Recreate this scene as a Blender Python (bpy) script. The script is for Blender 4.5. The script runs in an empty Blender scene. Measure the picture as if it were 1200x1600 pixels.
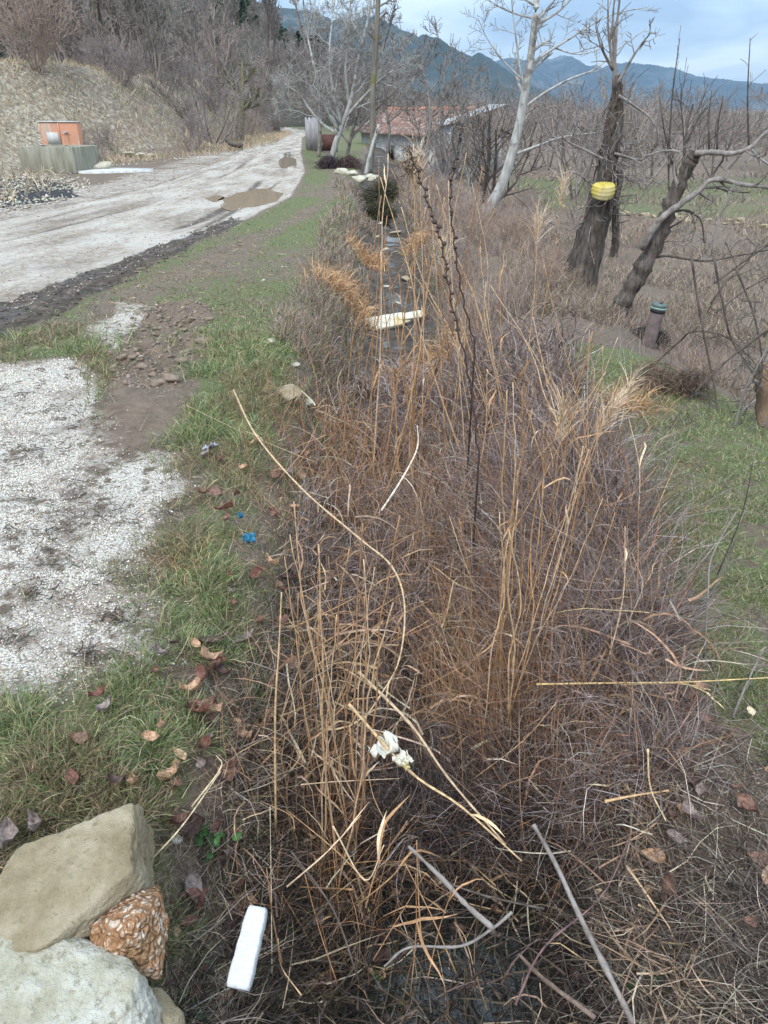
import bpy, math, random
import numpy as np
R = math.radians
rng = np.random.RandomState(7)
random.seed(7)
S = bpy.context.scene
COL = S.collection

# ------------------------------------------------------------------ camera, world, sun, exposure
PITCH = R(28.6); FPX = 1155.0; CAMZ = 1.6
cam_d = bpy.data.cameras.new('camera'); cam = bpy.data.objects.new('camera', cam_d); COL.objects.link(cam)
cam_d.sensor_fit = 'VERTICAL'; cam_d.sensor_height = 36; cam_d.sensor_width = 27; cam_d.lens = 26.0
cam_d.clip_start = 0.05; cam_d.clip_end = 30000
cam.location = (0, 0, CAMZ); cam.rotation_euler = (R(90) - PITCH, 0, 0)
S.camera = cam
S.render.resolution_x = 768; S.render.resolution_y = 1024
S.view_settings.view_transform = 'Standard'; S.view_settings.look = 'None'
S.view_settings.gamma = 1; S.view_settings.use_curve_mapping = False
S.view_settings.exposure = 0.56

SUN_EL, SUN_ROT = R(52), R(200)
W = bpy.data.worlds.new('World'); S.world = W; W.use_nodes = True
nt = W.node_tree; nt.nodes.clear()
def N(nt, t, **k):
    n = nt.nodes.new(t)
    for a, b in k.items():
        if a.startswith('i_'):
            key = a[2:].replace('_', ' ')
            n.inputs[key].default_value = b
        else: setattr(n, a, b)
    return n
def LK(nt, a, b): nt.links.new(a, b)
def world():
    out = N(nt, 'ShaderNodeOutputWorld'); bg = N(nt, 'ShaderNodeBackground')
    sky = N(nt, 'ShaderNodeTexSky', sky_type='NISHITA', sun_disc=False, sun_elevation=SUN_EL, sun_rotation=SUN_ROT)
    sk = N(nt, 'ShaderNodeVectorMath', operation='SCALE'); sk.inputs['Scale'].default_value = 0.10
    LK(nt, sky.outputs[0], sk.inputs[0])
    tc = N(nt, 'ShaderNodeTexCoord'); sep = N(nt, 'ShaderNodeSeparateXYZ'); LK(nt, tc.outputs['Generated'], sep.inputs[0])
    ad = N(nt, 'ShaderNodeMath', operation='ADD'); LK(nt, sep.outputs[2], ad.inputs[0]); ad.inputs[1].default_value = 0.10
    mx = N(nt, 'ShaderNodeMath', operation='MAXIMUM'); LK(nt, ad.outputs[0], mx.inputs[0]); mx.inputs[1].default_value = 0.05
    dv = N(nt, 'ShaderNodeVectorMath', operation='DIVIDE'); cb = N(nt, 'ShaderNodeCombineXYZ')
    for i in range(3): LK(nt, mx.outputs[0], cb.inputs[i])
    LK(nt, tc.outputs['Generated'], dv.inputs[0]); LK(nt, cb.outputs[0], dv.inputs[1])
    mp = N(nt, 'ShaderNodeMapping'); mp.inputs['Scale'].default_value = (1.0, .55, 0.0); mp.inputs['Location'].default_value = (1.3, .9, 0)
    LK(nt, dv.outputs[0], mp.inputs[0])
    n1 = N(nt, 'ShaderNodeTexNoise', i_Scale=.95, i_Detail=5.0, i_Roughness=.5, i_Distortion=.5); LK(nt, mp.outputs[0], n1.inputs[0])
    cr = N(nt, 'ShaderNodeValToRGB'); LK(nt, n1.outputs[0], cr.inputs[0])
    e = cr.color_ramp.elements
    e[0].position = .34; e[0].color = (.36, .47, .60, 1)
    e[1].position = .62; e[1].color = (.86, .96, 1.03, 1)
    m = e.new(.47); m.color = (.60, .73, .86, 1)
    mix = N(nt, 'ShaderNodeMix', data_type='RGBA'); mix.inputs[0].default_value = .88
    LK(nt, sk.outputs[0], mix.inputs[6]); LK(nt, cr.outputs[0], mix.inputs[7])
    # standard overcast sky: the zenith about two to three times as bright as the horizon
    zf = N(nt, 'ShaderNodeMath', operation='MULTIPLY_ADD', use_clamp=False); zc = N(nt, 'ShaderNodeMath', operation='MAXIMUM'); LK(nt, sep.outputs[2], zc.inputs[0]); zc.inputs[1].default_value = 0
    LK(nt, zc.outputs[0], zf.inputs[0]); zf.inputs[1].default_value = 1.6; zf.inputs[2].default_value = .80
    fin = N(nt, 'ShaderNodeVectorMath', operation='SCALE'); LK(nt, mix.outputs[2], fin.inputs[0]); LK(nt, zf.outputs[0], fin.inputs['Scale'])
    LK(nt, fin.outputs[0], bg.inputs[0]); bg.inputs[1].default_value = 1.0
    LK(nt, bg.outputs[0], out.inputs[0])
world()
sd = bpy.data.lights.new('sun', 'SUN'); sun = bpy.data.objects.new('sun', sd); COL.objects.link(sun)
sd.energy = 1.9; sd.angle = R(14); sd.color = (1, .97, .93)
sun.rotation_euler = (R(90) - SUN_EL, 0, R(180) - SUN_ROT + R(0))
S.cycles.volume_bounces = 0
S.cycles.transparent_max_bounces = 8

# ------------------------------------------------------------------ projection helpers (used to measure the place)
CP, SP = math.cos(PITCH), math.sin(PITCH)
def ray(px, py):
    u = (px - 600) / FPX; v = (800 - py) / FPX
    return np.array([u, CP + v * SP, -SP + v * CP])
def P(px, py, Y):
    d = ray(px, py); t = Y / d[1]
    return np.array([d[0] * t, Y, CAMZ + d[2] * t])
def Z(px, py, z=0.0):
    d = ray(px, py); t = (z - CAMZ) / min(d[2], -1e-4)
    return np.array([d[0] * t, d[1] * t, z])
def sm(a, b, x):
    t = np.clip((x - a) / (b - a), 0, 1); return t * t * (3 - 2 * t)

# ------------------------------------------------------------------ numpy noise
def _h(ix, iy, s):
    n = (ix * 374761393 + iy * 668265263 + s * 1442695041) & 0xffffffff
    n = ((n ^ (n >> 13)) * 1274126177) & 0xffffffff
    return ((n ^ (n >> 16)) & 0xffff) / 65535.0
def vn(x, y, s=0):
    x = np.asarray(x, float); y = np.asarray(y, float)
    ix = np.floor(x).astype(np.int64); iy = np.floor(y).astype(np.int64)
    fx = x - ix; fy = y - iy; fx = fx * fx * (3 - 2 * fx); fy = fy * fy * (3 - 2 * fy)
    a = _h(ix, iy, s); b = _h(ix + 1, iy, s); c = _h(ix, iy + 1, s); d = _h(ix + 1, iy + 1, s)
    return (a * (1 - fx) + b * fx) * (1 - fy) + (c * (1 - fx) + d * fx) * fy
def fbm(x, y, s=0, o=4):
    t = 0; a = .5; f = 1
    for i in range(o):
        t = t + a * vn(x * f + 17.3 * i, y * f - 9.1 * i, s + i); a *= .5; f *= 2.03
    return t / (1 - .5 ** o)          # 0..1

# ------------------------------------------------------------------ terrain
def tab(pts):
    ys = np.array([p[1] for p in pts]); xs = np.array([p[0] for p in pts])
    return lambda y: np.interp(y, ys, xs)
road_l = tab([(-12, -4), (-9.2, 4), (-7.6, 8), (-6.3, 12), (-5.3, 19), (-5.6, 29), (-6.6, 42), (-7.3, 65), (-20, 110)])
road_r = tab([(-5.6, -4), (-4.0, 2), (-3.3, 6.4), (-2.35, 12.4), (-1.96, 16.3), (-2.3, 23), (-3.4, 33), (-5.2, 52), (-5.6, 65), (-16, 110)])
bank_f = tab([(-13, 0), (-9.5, 12), (-8.8, 17), (-10.6, 22), (-10.9, 26), (-8.0, 33), (-7.6, 45), (-9, 70), (-24, 110)])
def sdf(x, y, poly):
    poly = np.array(poly); n = len(poly); d = np.full(x.shape, 1e9); ins = np.zeros(x.shape, bool)
    for i in range(n):
        ax, ay = poly[i]; bx, by = poly[(i + 1) % n]
        ex, ey = bx - ax, by - ay; L = ex * ex + ey * ey + 1e-12
        t = np.clip(((x - ax) * ex + (y - ay) * ey) / L, 0, 1)
        d = np.minimum(d, np.hypot(x - ax - t * ex, y - ay - t * ey))
        c = ((ay > y) != (by > y)) & (x < (bx - ax) * (y - ay) / ((by - ay) if abs(by - ay) > 1e-9 else 1e-9) + ax)
        ins ^= c
    return np.where(ins, -d, d)
def gp(pts): return [tuple(Z(a, b)[:2]) for a, b in pts]
GRAVEL = gp([(-900, 640), (-300, 590), (0, 566), (120, 560), (175, 620), (215, 690), (285, 700), (290, 745), (245, 800), (215, 860), (215, 930), (235, 1030), (130, 1060), (60, 1105), (0, 1120), (-400, 1150), (-1100, 1150)])
TRACK = gp([(185, 580), (300, 600), (270, 680), (175, 745), (120, 850), (60, 960), (0, 1000), (0, 930), (60, 840), (110, 740), (150, 680)])
MUDSTRIP = gp([(-700, 640), (0, 470), (200, 404), (366, 338), (380, 350), (250, 415), (120, 480), (0, 535), (-600, 760)])
RUTS = gp([(170, 570), (215, 520), (215, 480), (290, 470), (340, 490), (325, 545), (280, 605), (215, 600)])
PALE2 = gp([(130, 520), (200, 470), (300, 480), (300, 510), (200, 560)])
CHAR = [tuple(Z(a, b)[:2]) for a, b in [(-200, 305), (0, 280), (60, 278), (110, 290), (130, 308), (0, 325), (-200, 350)]]
PUD1 = gp([(352, 310), (375, 299), (412, 296), (442, 300), (430, 314), (395, 322), (362, 322)])
PUD2 = gp([(438, 250), (450, 244), (462, 248), (462, 257), (448, 260), (440, 257)])
PUD3 = gp([(322, 308), (340, 303), (348, 307), (335, 314)])
SCRAPS = [(90, 640), (130, 660), (60, 700), (30, 715), (120, 770), (170, 800), (100, 830), (215, 715), (40, 780), (60, 935), (30, 1000), (200, 905), (150, 1030), (90, 880), (20, 840), (20, 620), (250, 800), (180, 970)]
def ditch_c(y): return .08 + .06 * np.sin(y * .9) - .25 * sm(14, 22, y)
def H(x, y):
    x = np.asarray(x, float); y = np.asarray(y, float)
    xl, xr, bf = road_l(y), road_r(y), bank_f(y)
    h = np.zeros(np.broadcast(x, y).shape)
    # right side falls to the field
    h = h - .14 * sm(.2, .9, x) - .95 * sm(1.9 + .25 * sm(6, 14, y) * 2, 4.6, x + .10 * np.maximum(y - 4, 0)) * sm(-.2, .8, x)
    # ditch
    dd = .60 * (1 + .22 * (1 - sm(2.2, 3.2, y))) * (1 - .75 * sm(19, 25, y)) * sm(-1.5, .5, y)
    wl = .56 + .05 * np.sin(y * 1.7) + .1 * (fbm(x * 1.5, y * 1.5, 5, 2) - .5)
    q = (x - ditch_c(y)); wr = .62 + .12 * sm(1.5, 4, y) - .1 * sm(6, 10, y)
    h = h - dd * np.exp(-np.abs(np.where(q < 0, q / wl, q / wr)) ** 3.2)
    # roadside bank and plateau
    b = bf - x
    hb = 3.0 * sm(-.3, 4.7 - 1.0 * sm(28, 38, y), b) + .05 * np.clip(b - 4, 0, 60)
    h = h + hb * sm(-2, 14, y)
    h = h + .35 * (fbm(x * .55, y * .55, 9, 3) - .5) * sm(0, 2.5, b)
    # road crown, ruts
    t = (x - xl) / (xr - xl); on = sm(-.05, .05, t) * (1 - sm(.95, 1.05, t))
    h = h - on * (.035 * np.exp(-((t - .3) / .09) ** 2) + .04 * np.exp(-((t - .78) / .09) ** 2)) * (.6 + .8 * fbm(x, y, 3, 2))
    h = h + .03 * np.exp(-((t - 1.03) / .05) ** 2)
    # small relief
    off = 1 - .75 * on
    h = h + .05 * (fbm(x * 1.2, y * 1.2, 1, 3) - .5) * off + .035 * (fbm(x * 6, y * 6, 2, 3) - .5) * off
    r = sdf(x, y, RUTS); rm = 1 - sm(-.15, .1, r)
    h = h + rm * (.10 * (fbm(x * 7 + y * 3, y * 5 - x * 4, 21, 3) - .5) + .03 * np.sin((x * .8 + y * .55) * 26 + 3 * fbm(x * 3, y * 3, 4, 2)))
    m = 1 - sm(-.05, .2, sdf(x, y, MUDSTRIP))
    h = h + m * .07 * (fbm(x * 5, y * 5, 31, 3) - .5)
    for pd in (PUD1, PUD2, PUD3): 
        k = 1 - sm(-.12, .14, sdf(x, y, pd)); h = h * (1 - k) + (-.055) * k
    # pad under the trough
    k = np.exp(-(((x + 9.3) / 2.1) ** 4 + ((y - 24.3) / 2.0) ** 4)); h = h * (1 - k) + 0.0 * k
    h = h - .9 * sm(60, 400, y) * (x > -1e9)
    return h
def Hs(x, y): return float(H(np.array([x]), np.array([y]))[0])
def G(px, py):
    d = ray(px, py); t = np.geomspace(.5, 200, 700)
    x = d[0] * t; y = d[1] * t; z = CAMZ + d[2] * t; hh = H(x, y)
    i = np.argmax(z < hh)
    if z[i] >= hh[i]: i = len(t) - 1
    return np.array([x[i], y[i], hh[i]])

# ------------------------------------------------------------------ mesh building
def raw_mesh(name, V, Q=None, T=None, mat=None, col=None, smooth=True, extra=None):
    me = bpy.data.meshes.new(name)
    V = np.asarray(V, np.float32).reshape(-1, 3)
    Q = np.zeros((0, 4), np.int32) if Q is None or len(Q) == 0 else np.asarray(Q, np.int32)
    T = np.zeros((0, 3), np.int32) if T is None or len(T) == 0 else np.asarray(T, np.int32)
    me.vertices.add(len(V)); me.vertices.foreach_set('co', V.ravel())
    nl = Q.size + T.size; me.loops.add(nl)
    me.loops.foreach_set('vertex_index', np.concatenate([Q.ravel(), T.ravel()]))
    me.polygons.add(len(Q) + len(T))
    st = np.concatenate([np.arange(len(Q)) * 4, Q.size + np.arange(len(T)) * 3]).astype(np.int32)
    me.polygons.foreach_set('loop_start', st)
    if smooth: me.polygons.foreach_set('use_smooth', np.ones(len(st), bool))
    me.update(calc_edges=True)
    if col is not None:
        a = me.attributes.new('Col', 'FLOAT_COLOR', 'POINT')
        c = np.ones((len(V), 4), np.float32); c[:, :3] = col; a.data.foreach_set('color', c.ravel())
    if extra:
        for k, v in extra.items():
            a = me.attributes.new(k, 'FLOAT_COLOR', 'POINT'); c = np.ones((len(V), 4), np.float32); c[:, :v.shape[1]] = v
            a.data.foreach_set('color', c.ravel())
    if mat: me.materials.append(mat)
    return me
def link(name, me, parent=None, loc=(0, 0, 0)):
    o = bpy.data.objects.new(name, me); COL.objects.link(o); o.location = loc
    if parent: o.parent = parent
    return o
def tag(o, label=None, cat=None, group=None, kind=None):
    if label: o['label'] = label
    if cat: o['category'] = cat
    if group: o['group'] = group
    if kind: o['kind'] = kind
    return o
def empty(name, loc=(0, 0, 0), rz=0):
    o = bpy.data.objects.new(name, None); COL.objects.link(o); o.location = loc; o.rotation_euler = (0, 0, rz)
    o.empty_display_size = .1
    return o
def children(o): return [c for c in bpy.data.objects if c.parent is o]
def copy_tree(o, parent=None, kids=None):
    c = o.copy(); COL.objects.link(c); c.parent = parent
    for ch in (kids if kids is not None else children(o)):
        d = ch.copy(); COL.objects.link(d); d.parent = c
    return c
class MB:
    def __init__(s): s.V = []; s.Q = []; s.T = []; s.C = []; s.n = 0
    def add(s, V, Q=None, T=None, c=(1, 1, 1)):
        V = np.asarray(V, float); s.V.append(V)
        if Q is not None and len(Q): s.Q.append(np.asarray(Q) + s.n)
        if T is not None and len(T): s.T.append(np.asarray(T) + s.n)
        c = np.asarray(c, float)
        s.C.append(np.broadcast_to(c, (len(V), 3))); s.n += len(V)
    def tube(s, pts, rad, n=5, c=(1, 1, 1), cap=True):
        pts = np.asarray(pts, float); rad = np.broadcast_to(np.asarray(rad, float), (len(pts),))
        k = len(pts); tg = np.gradient(pts, axis=0); tg /= np.linalg.norm(tg, axis=1)[:, None] + 1e-9
        a = np.array([0, 0, 1.]) if abs(tg[0][2]) < .9 else np.array([1., 0, 0])
        u = np.cross(tg, a); u /= np.linalg.norm(u, axis=1)[:, None] + 1e-9
        w = np.cross(tg, u)
        th = np.arange(n) * 2 * math.pi / n
        V = pts[:, None] + rad[:, None, None] * (np.cos(th)[None, :, None] * u[:, None] + np.sin(th)[None, :, None] * w[:, None])
        i = np.arange(k - 1)[:, None] * n; j = np.arange(n)[None]
        Q = np.stack([i + j, i + (j + 1) % n, i + n + (j + 1) % n, i + n + j], -1).reshape(-1, 4)
        V = V.reshape(-1, 3); T = []
        if cap and n > 3:
            V = np.vstack([V, pts[-1:], pts[:1]]); L = k * n
            T = [(L, (k - 1) * n + q, (k - 1) * n + (q + 1) % n) for q in range(n)] + [(L + 1, (q + 1) % n, q) for q in range(n)]
        s.add(V, Q, T, c)
    def box(s, c, size, M=None, col=(1, 1, 1)):
        x, y, z = [v / 2 for v in size]
        V = np.array([(a * x, b * y, d * z) for d in (-1, 1) for b in (-1, 1) for a in (-1, 1)])
        if M is not None: V = V @ np.asarray(M).T
        s.add(V + np.asarray(c), [(0, 2, 3, 1), (4, 5, 7, 6), (0, 1, 5, 4), (2, 6, 7, 3), (0, 4, 6, 2), (1, 3, 7, 5)], None, col)
    def mesh(s, name, mat, smooth=True):
        V = np.vstack(s.V); C = np.vstack(s.C)
        Q = np.vstack(s.Q) if s.Q else None; T = np.vstack([np.asarray(t).reshape(-1, 3) for t in s.T]) if s.T else None
        return raw_mesh(name, V, Q, T, mat, C, smooth)
    def obj(s, name, mat, parent=None, smooth=True, origin=None):
        if origin is not None:
            origin = np.asarray(origin, float); s.V = [v - origin for v in s.V]
        me = s.mesh(name, mat, smooth)
        return link(name, me, parent, tuple(origin) if (origin is not None and parent is None) else (0, 0, 0))
def spline(pts, k=6):
    pts = np.asarray(pts, float); n = len(pts)
    if n < 3: return np.array([pts[0] + (pts[-1] - pts[0]) * t for t in np.linspace(0, 1, k + 1)])
    e = np.vstack([2 * pts[0] - pts[1], pts, 2 * pts[-1] - pts[-2]]); out = []
    for i in range(1, n):
        p0, p1, p2, p3 = e[i - 1], e[i], e[i + 1], e[i + 2]
        for t in np.linspace(0, 1, k, endpoint=False):
            out.append(.5 * ((2 * p1) + (-p0 + p2) * t + (2 * p0 - 5 * p1 + 4 * p2 - p3) * t * t + (-p0 + 3 * p1 - 3 * p2 + p3) * t ** 3))
    out.append(pts[-1]); return np.array(out)

# ------------------------------------------------------------------ materials
def new_mat(name):
    m = bpy.data.materials.new(name); m.use_nodes = True; t = m.node_tree; t.nodes.clear()
    out = N(t, 'ShaderNodeOutputMaterial'); b = N(t, 'ShaderNodeBsdfPrincipled'); LK(t, b.outputs[0], out.inputs[0])
    b.inputs['Specular IOR Level'].default_value = .3
    return m, t, b, out
def noise(t, vec, scale, detail=4, rough=.55, dist=0):
    n = N(t, 'ShaderNodeTexNoise', i_Scale=float(scale), i_Detail=float(detail), i_Roughness=rough, i_Distortion=float(dist))
    if vec is not None: LK(t, vec, n.inputs['Vector'])
    return n.outputs[0]
def math_(t, op, a, b=None, c=None, clamp=False):
    n = N(t, 'ShaderNodeMath', operation=op, use_clamp=clamp)
    for i, v in enumerate((a, b, c)):
        if v is None: continue
        if isinstance(v, (int, float)): n.inputs[i].default_value = v
        else: LK(t, v, n.inputs[i])
    return n.outputs[0]
def mixc(t, f, a, b, mode='MIX'):
    n = N(t, 'ShaderNodeMix', data_type='RGBA', blend_type=mode)
    for i, v in ((0, f), (6, a), (7, b)):
        if isinstance(v, (int, float)): n.inputs[i].default_value = v
        elif isinstance(v, tuple): n.inputs[i].default_value = v + (1,) if len(v) == 3 else v
        else: LK(t, v, n.inputs[i])
    return n.outputs[2]
def ramp(t, f, stops):
    n = N(t, 'ShaderNodeValToRGB'); LK(t, f, n.inputs[0]); e = n.color_ramp.elements
    e[0].position, e[0].color = stops[0][0], tuple(stops[0][1]) + (1,)
    e[1].position, e[1].color = stops[-1][0], tuple(stops[-1][1]) + (1,)
    for p, c in stops[1:-1]:
        x = e.new(p); x.color = tuple(c) + (1,)
    return n.outputs[0]
def step(t, f, a, b):
    n = N(t, 'ShaderNodeMapRange', interpolation_type='SMOOTHSTEP'); LK(t, f, n.inputs[0])
    n.inputs[1].default_value = a; n.inputs[2].default_value = b; return n.outputs[0]
def bump(t, b, h, strength=.5, dist=.01):
    n = N(t, 'ShaderNodeBump'); n.inputs['Strength'].default_value = strength; n.inputs['Distance'].default_value = dist
    LK(t, h, n.inputs['Height']); LK(t, n.outputs[0], b.inputs['Normal'])
def objco(t): return N(t, 'ShaderNodeTexCoord').outputs['Object']
def geopos(t): return N(t, 'ShaderNodeNewGeometry').outputs['Position']

def mat_plant(name, trans=.25, rough=.6, nscale=60, var=.35):
    m, t, b, out = new_mat(name)
    at = N(t, 'ShaderNodeAttribute', attribute_name='Col').outputs[0]
    n = noise(t, objco(t), nscale, 2)
    f = N(t, 'ShaderNodeMapRange'); LK(t, n, f.inputs[0]); f.inputs[1].default_value = .3; f.inputs[2].default_value = .7
    f.inputs[3].default_value = 1 - var; f.inputs[4].default_value = 1 + var
    v = N(t, 'ShaderNodeVectorMath', operation='SCALE'); LK(t, at, v.inputs[0]); LK(t, f.outputs[0], v.inputs['Scale'])
    LK(t, v.outputs[0], b.inputs['Base Color']); b.inputs['Roughness'].default_value = rough
    if trans:
        tr = N(t, 'ShaderNodeBsdfTranslucent'); LK(t, v.outputs[0], tr.inputs[0]); mx = N(t, 'ShaderNodeMixShader'); mx.inputs[0].default_value = trans
        LK(t, b.outputs[0], mx.inputs[1]); LK(t, tr.outputs[0], mx.inputs[2]); LK(t, mx.outputs[0], out.inputs[0])
    return m
def mat_bark(name, c1, c2, c3=None, scale=14, rough=.85, bd=.01, stretch=.25):
    m, t, b, out = new_mat(name)
    mp = N(t, 'ShaderNodeMapping'); mp.inputs['Scale'].default_value = (1, 1, stretch); LK(t, objco(t), mp.inputs[0])
    n = noise(t, mp.outputs[0], scale, 6, .65)
    c = ramp(t, n, [(.32, c1), (.62, c2)])
    if c3: c = mixc(t, step(t, noise(t, objco(t), scale * .35, 4), .52, .66), c, c3)
    at = N(t, 'ShaderNodeAttribute', attribute_name='Col').outputs[0]
    c = mixc(t, 1.0, c, at, 'MULTIPLY')
    LK(t, c, b.inputs['Base Color']); b.inputs['Roughness'].default_value = rough
    bump(t, b, n, .9, bd)
    return m
M = {}
M['grass'] = mat_plant('green_grass', .3, .5)
M['dry'] = mat_plant('dry_stalks', .15, .65)
M['leaf'] = mat_plant('dead_leaf', .15, .6, 90, .5)
M['bark_pale'] = mat_bark('pale_bark', (.21, .20, .185), (.40, .395, .375), (.16, .145, .13), 16, bd=.006)
M['bark_grey'] = mat_bark('grey_bark', (.12, .102, .09), (.27, .24, .22), (.09, .075, .066), 18, bd=.008)
M['bark_dark'] = mat_bark('dark_bark', (.014, .012, .011), (.135, .11, .093), (.075, .057, .043), 26, bd=.02)
M['bark_moss'] = mat_bark('mossy_bark', (.09, .078, .062), (.20, .18, .15), (.14, .13, .05), 10, bd=.01)
M['twig'] = mat_bark('twig_bark', (.145, .127, .117), (.25, .222, .205), None, 8, bd=.002)

def mat_ground():
    m, t, b, out = new_mat('ground_mixed')
    p = geopos(t)
    A = N(t, 'ShaderNodeSeparateColor'); LK(t, N(t, 'ShaderNodeAttribute', attribute_name='mA').outputs[0], A.inputs[0])
    B = N(t, 'ShaderNodeSeparateColor'); LK(t, N(t, 'ShaderNodeAttribute', attribute_name='mB').outputs[0], B.inputs[0])
    gravel, mud, grass = A.outputs; road, stony, char = B.outputs
    nbig = noise(t, p, 1.6, 6, .6); nmid = noise(t, p, 9, 6, .65); nfin = noise(t, p, 60, 5, .7); nvf = noise(t, p, 220, 3, .7)
    def cut(mask, n, soft=.08, amt=.9):
        v = math_(t, 'ADD', mask, math_(t, 'MULTIPLY', math_(t, 'SUBTRACT', n, .5), amt)); return step(t, v, .5 - soft, .5 + soft)
    litter = ramp(t, nfin, [(.3, (.055, .040, .030)), (.5, (.13, .098, .075)), (.66, (.25, .20, .155))])
    soil = ramp(t, nmid, [(.3, (.10, .072, .052)), (.65, (.20, .15, .11))])
    base = mixc(t, step(t, nbig, .4, .6), litter, soil)
    gr = ramp(t, nfin, [(.3, (.045, .05, .022)), (.5, (.11, .125, .05)), (.7, (.19, .19, .10))])
    c = mixc(t, cut(grass, nmid, .1, 1.0), base, gr)
    vor = N(t, 'ShaderNodeTexVoronoi', feature='F1', i_Scale=120.0); LK(t, p, vor.inputs['Vector'])
    vs = N(t, 'ShaderNodeSeparateColor'); LK(t, vor.outputs['Color'], vs.inputs[0])
    peb = ramp(t, vs.outputs[0], [(0, (.24, .195, .15)), (.25, (.56, .51, .44)), (1, (.76, .72, .65))])
    peb = mixc(t, step(t, vor.outputs['Distance'], .52, .85), peb, (.22, .18, .15))
    peb = mixc(t, step(t, nmid, .53, .64), peb, (.15, .115, .085)); peb = mixc(t, math_(t, 'MULTIPLY', step(t, nbig, .5, .62), .6), peb, (.26, .20, .16))
    fg = cut(gravel, math_(t, 'ADD', math_(t, 'MULTIPLY', nmid, .6), math_(t, 'MULTIPLY', nbig, .4)), .14, 2.0)
    c = mixc(t, fg, c, peb)
    # road
    rm = N(t, 'ShaderNodeMapping'); rm.inputs['Scale'].default_value = (6, 5, 1); LK(t, N(t, 'ShaderNodeAttribute', attribute_name='mC').outputs['Vector'], rm.inputs[0])
    rnz = math_(t, 'ADD', math_(t, 'MULTIPLY', noise(t, rm.outputs[0], 1.0, 5, .6), .6), math_(t, 'MULTIPLY', nmid, .4))
    rd = ramp(t, rnz, [(.38, (.18, .14, .105)), (.47, (.30, .255, .21)), (.57, (.42, .385, .34))])
    rd = mixc(t, step(t, nfin, .60, .7), rd, (.17, .145, .12))
    c = mixc(t, cut(road, nmid, .15, .6), c, rd)
    mc = ramp(t, nmid, [(.35, (.030, .023, .018)), (.55, (.078, .060, .046)), (.72, (.17, .135, .105))])
    c = mixc(t, cut(mud, nmid, .15, .9), c, mc)
    vor2 = N(t, 'ShaderNodeTexVoronoi', feature='F1', i_Scale=11.0); LK(t, p, vor2.inputs['Vector'])
    v2 = N(t, 'ShaderNodeSeparateColor'); LK(t, vor2.outputs['Color'], v2.inputs[0])
    st = ramp(t, v2.outputs[1], [(0, (.20, .165, .12)), (.5, (.29, .245, .18)), (1, (.43, .39, .31))])
    c = mixc(t, cut(stony, noise(t, p, 5.5, 7, .75), .2, 1.3), c, st)
    c = mixc(t, cut(char, nmid, .1, 1.0), c, (.03, .03, .034))
    LK(t, c, b.inputs['Base Color'])
    wet = math_(t, 'MAXIMUM', road, mud)
    ro = math_(t, 'SUBTRACT', .9, math_(t, 'MULTIPLY', math_(t, 'MULTIPLY', wet, step(t, nbig, .45, .65)), .45)); LK(t, ro, b.inputs['Roughness'])
    h = math_(t, 'ADD', math_(t, 'MULTIPLY', nmid, 2.0), math_(t, 'ADD', nfin, math_(t, 'MULTIPLY', nvf, .3)))
    h = math_(t, 'SUBTRACT', h, math_(t, 'MULTIPLY', math_(t, 'MULTIPLY', vor.outputs['Distance'], fg), .9))
    bump(t, b, h, 1.0, .014)
    return m
M['ground'] = mat_ground()

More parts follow.
